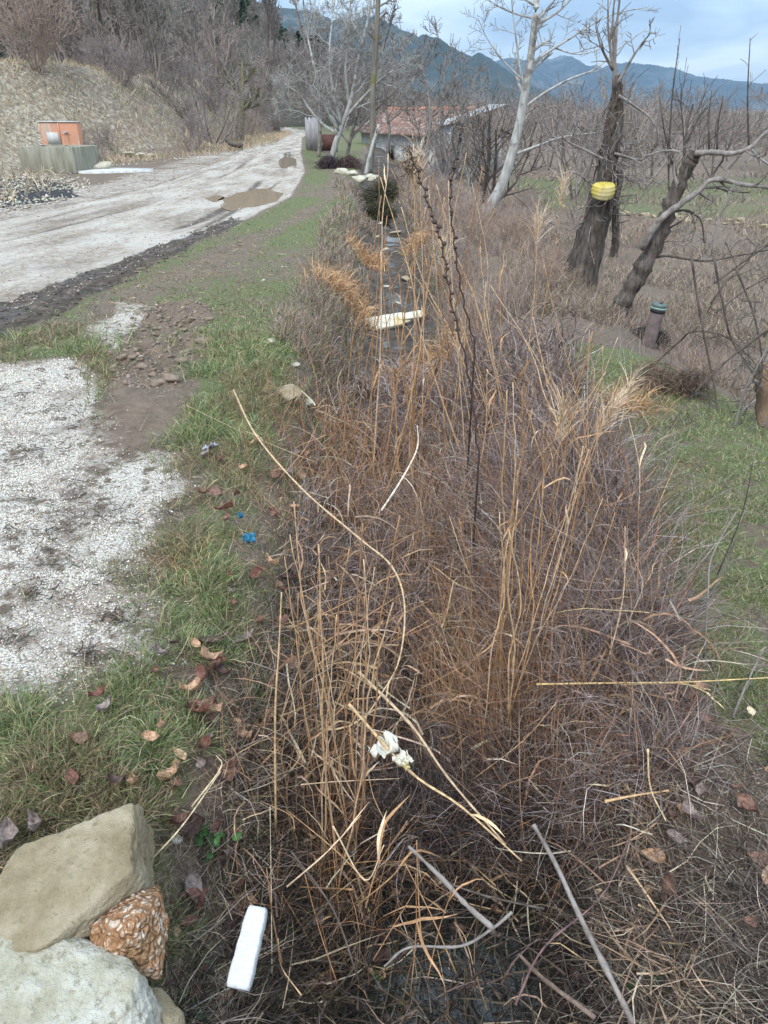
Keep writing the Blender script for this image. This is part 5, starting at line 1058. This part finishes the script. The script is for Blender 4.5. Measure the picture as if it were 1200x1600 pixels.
def freetree(seed, px, py, Y, h, r0, lab, mat='bark_grey', lvl=3, kids=(4, 6), sway=0, name='bare_tree', minr=None, spread=.75, c=(1, 1, 1), stems=1, splay=.35, grp=None, twig=None):
    t = Tree(seed); Y = float(G(px, py)[1]) if Y is None else Y; g = P(px, py, Y); base = np.array([g[0], Y, Hs(g[0], Y) - .08]); mr = minr or Y * .00032
    for s in range(stems):
        d = np.array([sway, 0, 1.]) if stems == 1 else np.array([t.r.normal() * splay, t.r.normal() * splay, 1])
        t.branch(base + (t.r.normal(size=3) * .1 * (stems > 1)) * [1, 1, 0], d, h * t.r.uniform(.75, 1), r0, lvl, t.trunk, .10, .13, 7, 8 if r0 > .05 else 4, kids, spread, mr, c)
    return t.finish(name, base, M[mat], M[twig or mat], lab, 'tree' if name != 'bare_bush' else 'bush', grp)
freetree(31, 256, 140, 41, 6.6, .17, 'bare tree with a straight grey trunk on top of the slope', 'bark_moss', 3, (6, 8))
freetree(32, 172, 108, 42, 5, .2, 'small round bare tree on the slope crest, left of the straight one', 'bark_moss', 3, (7, 8), spread=.9)
freetree(33, 62, 116, 31, 2.7, .022, 'tall reddish bush with many bare stems above the trough', 'twig', 2, (5, 7), name='bare_bush', stems=22, c=(1.35, 1.15, 1.02), splay=.5)
freetree(34, 372, 195, 44, 4.5, .25, 'dark ivy-clad tree beside the bend of the track', 'bark_dark', 3, (6, 8), sway=.2, c=(1.5, 1.7, 1.2))
freetree(35, 330, 178, 39, 3.2, .05, 'whitish tangled fallen tree above the slope', 'bark_grey', 2, (6, 8), name='bare_tree', stems=5, splay=.8)
freetree(36, 660, 235, 30, 5.0, .10, 'bare tree in front of the tiled roof, left one', 'bark_grey', 3, (6, 7)); freetree(37, 700, 240, 33, 5.2, .09, 'bare tree in front of the tiled roof, right one', 'bark_grey', 3, (6, 7))
freetree(38, 965, 345, 16, 2.3, .09, 'small bare tree standing in the field behind the pollard', 'bark_dark', 2, (6, 8)); freetree(39, 752, 300, 17, 2.4, .05, 'low dark bush behind the white leaning tree', 'bark_dark', 2, (6, 8), stems=4)
freetree(40, 1040, 300, 18, 3.4, .06, 'thin young tree in the field between pollard and leaning tree', 'bark_dark', 2, (7, 9), spread=.5)
for i, (px_, Y_, h_, l_) in enumerate(((604, 31, 4.6, 'grey bare tree in front of the left end of the tiled house'), (735, 29, 4.4, 'bare tree in front of the sheet-metal shed'))):
    freetree(450 + i, px_, 235, Y_, h_, .07, l_, 'bark_grey', 3, (6, 7))
# poplar
def poplar():
    t = Tree(41); Y = 62; g = P(430, 160, Y); base = np.array([g[0], Y, Hs(g[0], Y)]); t.limb([base, base + [0, 0, 8], base + [.1, 0, 17]], .25, .06, t.trunk, 0)
    for k in range(240):
        z = rng.uniform(1.5, 16.5); a = rng.uniform(0, 6.28); t.branch(base + [0, 0, z], [math.cos(a) * .35, math.sin(a) * .35, 1], rng.uniform(1.2, 2.6), .03, 1, t.crown, .15, .08, 4, 3, (4, 6), .35, .02)
    t.finish('poplar_tree', base, M['bark_grey'], M['bark_grey'], 'tall narrow bare poplar rising above the bend of the track')
poplar()

# prototypes and copies: woodland, slope bushes, hill trees
def proto(name, seed, h, r0, stems, lvl, kids, splay, minr, mat, c, cat, spread=.7):
    t = Tree(seed)
    for s in range(stems):
        d = [t.r.normal() * splay, t.r.normal() * splay, 1]; t.branch([t.r.normal() * .12, t.r.normal() * .12, 0], d, h * t.r.uniform(.65, 1), r0, lvl, t.trunk, .12, .15, 5, 4, kids, spread, minr, c)
    e = empty(name, (0, 0, 0)); t.trunk.obj('trunk', mat, e); t.crown.obj('crown', mat, e); return e
def copies(protos, spots, label, cat, grp):
    fam = [(p, children(p)) for p in protos]
    used = set()
    for i, (x, y, s) in enumerate(spots):
        k = rng.randint(len(protos)); p, kids_ = fam[k]
        if k in used: o = copy_tree(p, None, kids_)
        else: o = p; used.add(k)
        o.location = (x, y, Hs(x, y) - .05); o.rotation_euler = (0, 0, rng.uniform(0, 6.28)); o.scale = (s, s, s * rng.uniform(.85, 1.15)); tag(o, label(x, y) if callable(label) else label, cat, grp)
    for k in range(len(protos)):
        if k not in used:
            for c in fam[k][1]: bpy.data.objects.remove(c)
            bpy.data.objects.remove(protos[k])
WB = [proto('woodland_tree', 301 + i, 3.2, .05, 2 + i, 2 + (i == 0), (5, 7), .45, .010, M['twig'], c, 'tree') for i, c in enumerate([(1.15, 1.1, 1.08), (1.35, 1.27, 1.22), (.9, .88, .88), (1.3, 1.17, 1.05)])]
sp = []
for i in range(270):
    y = 24 * math.exp(rng.uniform(0, 1) * math.log(95 / 24)); u = rng.uniform(-.02, .62); x = u * y * 1.05
    if y < 40 and x > 3 and x < .5 * y and rng.rand() < .75: continue
    if abs(x - 1.5) < 5.5 and 33 < y < 46: continue
    if y < 33 and x < 1.6: continue
    sp.append((x, y, rng.uniform(.75, 1.15) * (1 + .15 * (y > 60))))
for i in range(75):
    y = rng.uniform(54, 100); x = rng.uniform(-.27, .02) * y
    if float(road_l(y)) - 1.5 < x < float(road_r(y)) + 1.5: continue
    sp.append((x, y, rng.uniform(1.0, 1.9)))
def wlab(x, y):
    px = 600 + x / y * FPX * 1.15; w_ = 'behind the roadside clump' if px < 570 else 'behind the tiled house' if px < 730 else 'between the tiled house and the pale leaning tree' if px < 830 else 'behind the pollard with the yellow container' if px < 980 else 'behind the dark leaning tree' if px < 1100 else 'at the right edge'
    return ('low front row ' if y < 38 else 'middle row ' if y < 60 else 'distant ') + 'leafless tree ' + w_
copies(WB, sp, wlab, 'tree', 'bare trees of the woodland beyond the field')
SB = [proto('bare_bush', 321 + i, 1.7, .018, 14, 2, (4, 6), .75, .008, M['twig'], c, 'bush') for i, c in enumerate([(1.2, 1.12, 1.14), (1.0, .96, .98), (1.35, 1.22, 1.1)])]
sp = []
for i in range(58):
    y = rng.uniform(32, 70); b = rng.uniform(.0, 7) if y < 55 else rng.uniform(-1, 16); x = float(bank_f(y)) - b
    if y < 30 and b < 2.2: continue
    sp.append((x, y, rng.uniform(.5, 1.0)))
sp += [(P(a, b, Y)[0], Y, s) for a, b, Y, s in ((150, 200, 28.5, .45), (125, 190, 29, .4), (165, 180, 30, .5))]
copies(SB, sp, lambda x, y: 'grey-purple leafless thorn bush ' + ('behind the water trough' if y < 31 else 'halfway along the slope left of the track' if y < 42 else 'near the far bend, beside the track' if x > -12 else 'high on the slope near the far bend'), 'bush', 'thorn bushes on the left slope')
HT = [proto('hill_tree', 341 + i, 5.5, .11, 1 + i, 2 + (i < 2), (6, 8), .3, .022, M['twig'], c, 'tree', .65) for i, c in enumerate([(1.1, 1.06, 1.02), (1.0, 1.0, .97), (1.25, 1.18, 1.12)])]
sp = []
for i in range(170):
    y = 40 * math.exp(rng.rand() * math.log(75 / 40) ** 1); u = rng.uniform(-.66, -.10); x = u * y * 1.08
    if x > float(bank_f(y)) - 2: continue
    if x / y > -.24 and rng.rand() < .5: continue
    sp.append((x, y, rng.uniform(.4, .8) * (.85 if x / y > -.27 else 1)))
copies(HT, sp, lambda x, y: 'leafless tree of the thin wood ' + ('above the trough' if x / y < -.4 else 'behind the straight grey trunk' if x / y < -.22 else 'by the tall poplar') + (' in its front rows' if y < 56 else ' in its back rows'), 'tree', 'bare trees on the plateau behind the slope')
# ditch-side and mid-ground bushes on the right
DB = [proto('dead_bush', 361 + i, .95, .008, 16, 2, (4, 6), .8, .0035, M['twig'], c, 'bush') for i, c in enumerate([(1.4, 1.28, 1.22), (1.6, 1.35, 1.15)])]
sp = [(float(x), float(y), s) for x, y, s in zip(rng.uniform(.9, 2.8, 40), rng.uniform(8.0, 22, 40), rng.uniform(.35, .75, 40))] + [(rng.uniform(2.6, 9), rng.uniform(11, 28), rng.uniform(.5, .9)) for k in range(16)]
copies(DB, sp, lambda x, y: 'low leafless bush ' + ('by the ditch short of' if y < 12 else 'beyond the white board, past') + ' the pollard tree' if x < 2.8 else 'low leafless bush out in the field on the right', 'bush', 'low bushes right of the far ditch')
# pines on the hill
def pine(seed):
    r_ = np.random.RandomState(seed); e = empty('pine_tree'); mb = MB(); mb.tube([(0, 0, 0), (0, 0, 3), (.1, 0, 6.5)], [.16, .11, .03], 6); mb.obj('trunk', M['bark_dark'], e)
    n = 2600; z = r_.uniform(1.0, 7, n); rad = (7.1 - z) * .36 * np.sqrt(r_.rand(n)) * (1 + .25 * np.sin(z * 6 + seed)); a = r_.uniform(0, 6.28, n); b = np.stack([rad * np.cos(a), rad * np.sin(a), z], 1)
    v, q, t, c = strands(b, np.stack([np.cos(a), np.sin(a), r_.normal(size=n) * .5], 1), r_.uniform(.2, .45, n), np.full(n, .12), np.array([(.03, .055, .022)]) * r_.uniform(.6, 1.7, (n, 1)), 2, .3, .2)
    link('crown', raw_mesh('crown', v, q, t, M['grass'], c), e); return e
def hill_z(x, y):  # matches the ridge builder closely enough to root the trees
    px = 600 + x / y * FPX * ray(600, 150)[1]; py = np.interp(px, [s[0] for s in HILL_SKY], [s[1] for s in HILL_SKY]); dd = ray(px, py); top = CAMZ + dd[2] / dd[1] * 190; s = (y - 75) / 115
    return top * math.sin(min(s, 1) * math.pi / 2) ** 1.3
hf = [(p, children(p)) for p in HT]
for i in range(150):
    y = rng.uniform(95, 180); px = rng.uniform(60, 640); x = (px - 600) / FPX / ray(600, 150)[1] * y; p, ks = hf[i % len(hf)]; o = copy_tree(p, None, ks)
    s_ = rng.uniform(.5, 1.1); o.location = (x, y, hill_z(x, y) - 1.0); o.scale = (s_, s_, s_ * .8); o.rotation_euler = (0, 0, rng.uniform(0, 6)); tag(o, 'leafless tree on the wooded hill, ' + ('its left part' if px < 300 else 'beside the tall poplar' if px < 480 else 'its right end behind the roadside trees'), 'tree', 'bare trees on the hill')
PT = [pine(i) for i in (1, 2)]; fam = [(p, children(p)) for p in PT]
k = 0
for i in range(260):
    y = rng.uniform(100, 196); px = rng.uniform(-60, 520)
    if px > 250 and y < 135: continue
    x = (px - 600) / FPX / ray(600, 150)[1] * y; o = PT[k] if k < 2 else copy_tree(fam[k % 2][0], None, fam[k % 2][1]); k += 1
    s = rng.uniform(.35, .8); o.location = (x, y, hill_z(x, y) - 1.2); o.scale = (s * 1.25, s * 1.25, s); o.rotation_euler = (0, 0, rng.uniform(0, 6)); tag(o, 'dark green pine on the hill behind the track', 'tree', 'pines on the hill')
# dark green bush at the end of the ditch
for (px, py, Y, s, lab) in ((600, 318, 20.5, .60, 'dark green conifer-like bush where the ditch disappears'), (592, 335, 18, .4, 'small green bush on the left edge of the far ditch')):
    n = 3500; g = P(px, py, Y); c = np.array([g[0], Y, Hs(g[0], Y)]); a = rng.uniform(0, 6.28, n); el = rng.uniform(0, 1.5, n); rr = s * rng.uniform(.2, 1, n) ** .5; b = np.stack([rr * np.cos(a) * np.cos(el), rr * np.sin(a) * np.cos(el), rr * np.sin(el) * .8], 1)
    v, q, t, cc = strands(b, b + rng.normal(size=(n, 3)) * .3, rng.uniform(.06, .16, n), np.full(n, .014), pal(n, [(.04, .046, .024), (.075, .078, .04), (.14, .11, .075)], [2, 2, 1.5]), 2, .3, .2); e = empty('green_bush', tuple(c)); link('foliage', raw_mesh('foliage', v, q, t, M['grass'], cc), e); tag(e, lab, 'bush')

# dark heap / reddish scrub under the roadside trees
for (px, py, Y, s, col, lab) in ((514, 252, 25, .45, (.05, .035, .04), 'black rotten brush pile at the foot of the roadside tree'), (545, 258, 25, .42, (.085, .055, .05), 'dull brown bramble patch under the roadside trees'), (606, 285, 22, .5, (.12, .10, .09), 'grey brush pile by the heap of stones'), (1005, 590, 7.3, .22, (.03, .025, .022), 'dark rotten brush at the foot of the leaning post'), (1065, 660, 5.0, .2, (.08, .05, .04), 'dark root clump at the top of the green bank'), (1015, 640, 5.0, .25, (.12, .08, .06), 'brown root clump below the drooping plume')):
    n = 1500; g = P(px, py, Y); c = np.array([g[0], Y, Hs(g[0], Y)]); a = rng.uniform(0, 6.28, n); rr = s * rng.uniform(.1, 1, n) ** .6; el = rng.uniform(0, 1.4, n); b = np.stack([rr * np.cos(a) * np.cos(el), rr * np.sin(a) * np.cos(el), rr * np.sin(el) * .8], 1)
    v, q, t, cc = strands(b, rng.normal(size=(n, 3)), rng.uniform(.15, .4, n) * s, np.full(n, .0006 * Y + .001), np.array([col]) * rng.uniform(.6, 1.8, (n, 1)), 3, .5, .1); o = link('brush_pile', raw_mesh('brush_pile', v, q, t, M['dry'], cc), None, tuple(c)); tag(o, lab, 'brush pile')
stick([(215, 200, 27), (228, 217, 26.6), (240, 234, 26)], .022, .035, M['bark_grey'], 'pale broken log lying on the slope right of the trough', 'fallen_log', 'log')
stick([(352, 218, 36), (362, 226, 35.6), (378, 228, 35)], .06, .10, M['bark_dark'], 'dark stump piece lying at the left edge of the track', 'fallen_log', 'log')

# ------------------------------------------------------------------ trough
def mat_conc(name, base, stain, paint=None):
    m, t, b, out = new_mat(name); p = objco(t); mp = N(t, 'ShaderNodeMapping'); mp.inputs['Scale'].default_value = (1, 1, .2); LK(t, p, mp.inputs[0])
    n = noise(t, mp.outputs[0], 7, 7, .65); c = ramp(t, n, [(.35, stain), (.62, base)])
    if paint: 
        c = mixc(t, step(t, noise(t, mp.outputs[0], 3.2, 6, .7), .44, .52), c, paint)
    LK(t, c, b.inputs['Base Color']); b.inputs['Roughness'].default_value = .9; bump(t, b, noise(t, p, 30, 5), .6, .01); return m
M['conc'] = mat_conc('mossy_concrete', (.31, .30, .25), (.18, .175, .13)); M['conc_paint'] = mat_conc('faded_orange_paint', (.50, .36, .29), (.36, .27, .21), (.50, .25, .16)); M['conc_pale'] = mat_conc('pale_concrete', (.52, .53, .52), (.38, .38, .36))
M['metal'] = mat_plain('galvanised_metal', (.38, .39, .40), .4, 9, .3, .003, (.30, .22, .17))
def trough():
    B = P(78, 266, 24.2); B = np.array([-9.35, 23.6, 0.0]); rz = R(-13); e = empty('water_trough', tuple(B), rz); e.scale = (1.12,) * 3
    Lx, Ly, h, th = 1.55, 1.0, .60, .10
    mb = MB(); 
    mb.box((0, -Ly / 2, h / 2), (Lx, th, h)); mb.box((0, Ly / 2, h / 2), (Lx, th, h)); mb.box((-Lx / 2 + th / 2, 0, h / 2 - .001), (th, Ly - th, h - .004)); mb.box((Lx / 2 - th / 2, 0, h / 2 - .001), (th, Ly - th, h - .004)); mb.box((0, 0, .06), (Lx - 2 * th, Ly - th, .1))
    o = mb.obj('basin', M['conc'], e, False); bv = o.modifiers.new('b', 'BEVEL'); bv.width = .012; bv.segments = 2
    mb = MB(); mb.box((0, 0, h - .2), (Lx - 2 * th + .002, Ly - th + .002, .01)); mb.obj('trough_water', M['ditchwater'], e, False)
    mb = MB(); mb.box((-Lx / 2 + .54, Ly / 2 + .12, .56), (1.10, .2, 1.12)); o = mb.obj('back_wall', M['conc_paint'], e, False); bv = o.modifiers.new('b', 'BEVEL'); bv.width = .015; bv.segments = 2
    mb = MB(); mb.box((-Lx / 2 + .54, Ly / 2 + .12, 1.135), (1.13, .24, .03)); mb.obj('coping', M['conc_pale'], e, False)
    mb = MB(); mb.box((-Lx / 2 + .34, Ly / 2 + .012, .74), (.34, .012, .30)); mb.obj('repair_patch', M['conc_pale'], e, False)
    mb = MB(); mb.box((-Lx / 2 + .56, Ly / 2 + .008, .84), (.03, .02, .54)); mb.obj('pilaster', M['conc_paint'], e, False)
    mb = MB(); mb.tube([(.0, Ly / 2 + .02, .88), (.0, Ly / 2 - .12, .88), (.0, Ly / 2 - .15, .84)], .016, 8); mb.tube([(-.1, Ly / 2 - .03, .91), (.08, Ly / 2 - .03, .89)], .011, 6); mb.obj('spout', M['metal'], e)
    tag(e, 'grey concrete water trough with a faded orange back wall at the foot of the slope', 'water trough')
    c = np.array([-8.0, 23.6]); V = [(0, 0, .035)]; n = 28
    for k in range(n): a = k / n * 6.283; r_ = 1 + .12 * math.sin(a * 3 + 1); V.append((1.15 * math.cos(a) * r_, .75 * math.sin(a) * r_, .03))
    for k in range(n): V.append((V[1 + k][0], V[1 + k][1], -.15))
    T = [(0, 1 + k, 1 + (k + 1) % n) for k in range(n)]; Q = [(1 + k, 1 + n + k, 1 + n + (k + 1) % n, 1 + (k + 1) % n) for k in range(n)]
    tag(link('concrete_apron', raw_mesh('concrete_apron', V, Q, T, M['conc_pale'], None, False), None, (c[0], c[1], 0.03)), 'rounded pale concrete apron spilling from the trough towards the track', 'concrete slab')
trough()

# ------------------------------------------------------------------ house
def house():
    A = P(564, 226, 44)[:2]; Bp = P(676, 226, 36.5)[:2]; ax = (Bp - A); L = np.linalg.norm(ax); ax /= L; nr = np.array([ax[1], -ax[0]]); nr = -nr if nr[1] < 0 else nr
    zb = -1.25; ze = .66; zr = 1.55; Wd = 3.6; e = empty('long_house', (A[0], A[1], zb), math.atan2(ax[1], ax[0]))
    he = ze - zb; hr = zr - zb; W3 = mat_conc('whitewashed_wall', (.60, .62, .62), (.36, .35, .32)); sgn = 1 if np.dot(nr, [-ax[1], ax[0]]) > 0 else -1
    def w(c, s, nm, m=W3, par=e): mb = MB(); mb.box((c[0], sgn * c[1], c[2]), s); return mb.obj(nm, m, par, False)
    w((L / 2, .1, he / 2), (L, .2, he), 'wall'); w((L / 2, Wd - .1, he / 2), (L, .2, he), 'wall'); w((.1, Wd / 2, he / 2), (.2, Wd - .4, he - .01), 'wall'); w((L - .1, Wd / 2, he / 2), (.2, Wd - .4, he - .01), 'wall')
    for x in (0.1, L - .1):
        V = np.array([(x - .09, sgn * .02, he), (x - .09, sgn * (Wd - .02), he), (x - .09, sgn * Wd / 2, hr - .06), (x + .09, sgn * .02, he), (x + .09, sgn * (Wd - .02), he), (x + .09, sgn * Wd / 2, hr - .06)]); link('gable', raw_mesh('gable', V, [(0, 1, 4, 3), (1, 2, 5, 4), (2, 0, 3, 5)], [(0, 2, 1), (3, 4, 5)], W3, None, False), e)
    for x in (1.6, 3.9, 6.0):
        f = w((x, -.012, he * .52), (.7, .05, .62), 'window', M['bark_grey']); mb = MB(); mb.box((x, sgn * -.04, he * .52), (.58, .02, .5)); mb.obj('pane', M['ditchwater'], f, False); mb = MB(); mb.box((x, sgn * -.055, he * .52), (.04, .02, .5)); mb.obj('glazing_bar', M['bark_pale'], f, False)
    w((L - 1.2, -.012, .5), (.85, .05, 1.0), 'door', M['bark_dark'])
    mt = mat_plant('roof_tiles', 0, .85, 9, .35); roof = empty('roof', (0, 0, 0)); roof.parent = e; rows = 15; cols = 58
    for side in (0, 1):
        V = []; Q = []; C = []; y0, y1 = (-.35, Wd / 2) if side == 0 else (Wd + .35, Wd / 2)
        z0 = he - .12
        for r_ in range(rows):
            for c_ in range(cols):
                xa = -.3 + (L + .6) * c_ / cols; xb = xa + (L + .6) / cols * .97; f0 = r_ / rows; f1 = (r_ + 1.15) / rows; j = rng.normal() * .008
                def pt(f, x, dz): return (x, sgn * (y0 + (y1 - y0) * f), z0 + (hr - z0) * f + dz + j)
                xm = (xa + xb) / 2; b = len(V); V += [pt(f0, xa, .03), pt(f0, xm, .085), pt(f0, xb, .03), pt(f1, xa, .0), pt(f1, xm, .055), pt(f1, xb, .0), pt(f0, xa, -.02), pt(f0, xm, -.02), pt(f0, xb, -.02)]
                Q += [(b, b + 1, b + 4, b + 3), (b + 1, b + 2, b + 5, b + 4), (b, b + 6, b + 7, b + 1), (b + 1, b + 7, b + 8, b + 2)]
                cc = np.array([(.20, .115, .088), (.16, .10, .08), (.24, .165, .135), (.13, .105, .095), (.28, .235, .21)][rng.choice(5, p=[.35, .25, .2, .1, .1])]) * rng.uniform(.8, 1.2); C += [cc] * 9
        o = link('tiles', raw_mesh('tiles', V, Q, None, mt, np.array(C), False), roof); o['kind'] = 'stuff'
    mb = MB()
    for k in range(34): x = -.3 + (L + .6) * (k + .5) / 34; mb.tube([(x - .16, sgn * Wd / 2, hr + .02), (x + .16, sgn * Wd / 2, hr + .035)], .11, 8, np.array((.38, .18, .12)) * rng.uniform(.8, 1.2))
    mb.obj('ridge_tiles', mt, roof)['kind'] = 'stuff'
    tag(e, 'long low whitewashed house with a weathered red tile roof', 'house')
    # sheet metal lean-to
    e2 = empty('metal_shed', (Bp[0] + ax[0] * .4, Bp[1] + ax[1] * .4, zb), math.atan2(ax[1], ax[0])); V = []; n = 30
    for side in (0, 1):
        for k in range(n + 1): x = 1.3 * k / n; z = he + .35 + .03 * (k % 2); V.append((x, sgn * (-.2 if side == 0 else 2.6), z - (.0 if side == 0 else -.75)))
    Q = [(k, k + 1, n + 2 + k, n + 1 + k) for k in range(n)]; o = link('sheet_roof', raw_mesh('sheet_roof', V, Q, None, M['metal'], None, False), e2); sdm = o.modifiers.new('s', 'SOLIDIFY'); sdm.thickness = .02
    mb = MB(); mb.box((.65, sgn * .0, (he + .3) / 2), (1.2, .06, he + .28)); mb.obj('wall', M['metal'], e2, False)
    for x in (.06, 1.24):
        for y in (0.08, 2.3): mb = MB(); mb.box((x, sgn * y, he / 2 + .15), (.1, .1, he + .3)); mb.obj('post', M['bark_grey'], e2, False)
    tag(e2, 'pale sheet-metal shed joined to the right end of the tiled house', 'shed')
    # plank fence
    g = P(480, 234, 36); z = Hs(g[0], 36); e3 = empty('plank_fence', (g[0], 36, z), R(-62)); pm = mat_bark('weathered_planks', (.18, .17, .17), (.34, .33, .34), None, 12)
    for k in range(9): mb = MB(); mb.box((.19 * k, 0, .62 + rng.uniform(-.06, .06)), (.165, .03, 1.25), None, np.ones(3) * rng.uniform(.7, 1.2)); mb.obj('plank', pm, e3, False)
    for zz in (.3, 1.0): mb = MB(); mb.box((.76, .035, zz), (1.75, .04, .08)); mb.obj('rail', pm, e3, False)
    tag(e3, 'short weathered plank fence where the track bends', 'fence')
    g = P(514, 228, 34.5); e4 = empty('rusty_panel', (g[0], 34.5, Hs(g[0], 34.5)), R(-20)); mb = MB(); mb.box((0, 0, .36), (.62, .03, .62)); mb.obj('sheet', mat_plain('rusty_sheet', (.11, .05, .042), .8, 6, .4), e4, False)
    for x in (-.34, .34): mb = MB(); mb.box((x, .02, .45), (.06, .06, .95)); mb.obj('post', pm, e4, False)
    tag(e4, 'dark rusty red sheet panel between posts under the roadside trees', 'panel')
    # far farm building
    g = P(1138, 215, 95); zb2 = Hs(g[0], 95); e5 = empty('farm_building', (g[0], 95, zb2), R(8)); top = P(1138, 206, 95)[2] - zb2
    mb = MB(); mb.box((0, 0, top * .4), (6.5, 4, top * .8)); mb.obj('wall', W3, e5, False); V = [(-3.6, -2.3, top * .8), (3.6, -2.3, top * .8), (3.6, 2.3, top * .8), (-3.6, 2.3, top * .8), (-3.6, 0, top * 1.25), (3.6, 0, top * 1.25)]
    link('roof', raw_mesh('roof', V, [(0, 1, 5, 4), (3, 4, 5, 2), (0, 3, 2, 1)], [(0, 4, 3), (1, 2, 5)], mat_plain('far_red_roof', (.38, .15, .10), .8, 2, .3), None, False), e5); 
    for x in (-2, 0, 2): mb = MB(); mb.box((x, -2.02, top * .45), (.7, .04, .6)); mb.obj('window', M['ditchwater'], e5, False)
    tag(e5, 'distant farm building with a red roof among the bare trees', 'building')
house()

# ------------------------------------------------------------------ air
def haze():
    x0, x1, y0, y1, z0, z1 = -6500, 6500, -60, 6300, -12, 640
    V = [(a, b, c) for c in (z0, z1) for b in (y0, y1) for a in (x0, x1)]; Q = [(0, 2, 3, 1), (4, 5, 7, 6), (0, 1, 5, 4), (2, 6, 7, 3), (0, 4, 6, 2), (1, 3, 7, 5)]
    m = bpy.data.materials.new('haze_air'); m.use_nodes = True; t = m.node_tree; t.nodes.clear(); out = N(t, 'ShaderNodeOutputMaterial'); v = N(t, 'ShaderNodeVolumePrincipled'); LK(t, v.outputs[0], out.inputs['Volume'])
    v.inputs['Color'].default_value = (.48, .72, 1, 1); v.inputs['Density'].default_value = 1.15e-4; v.inputs['Anisotropy'].default_value = .2
    tag(link('haze', raw_mesh('haze', V, Q, None, m, None, False)), 'thin blue haze veiling the far mountains', 'haze', kind='stuff')
haze()
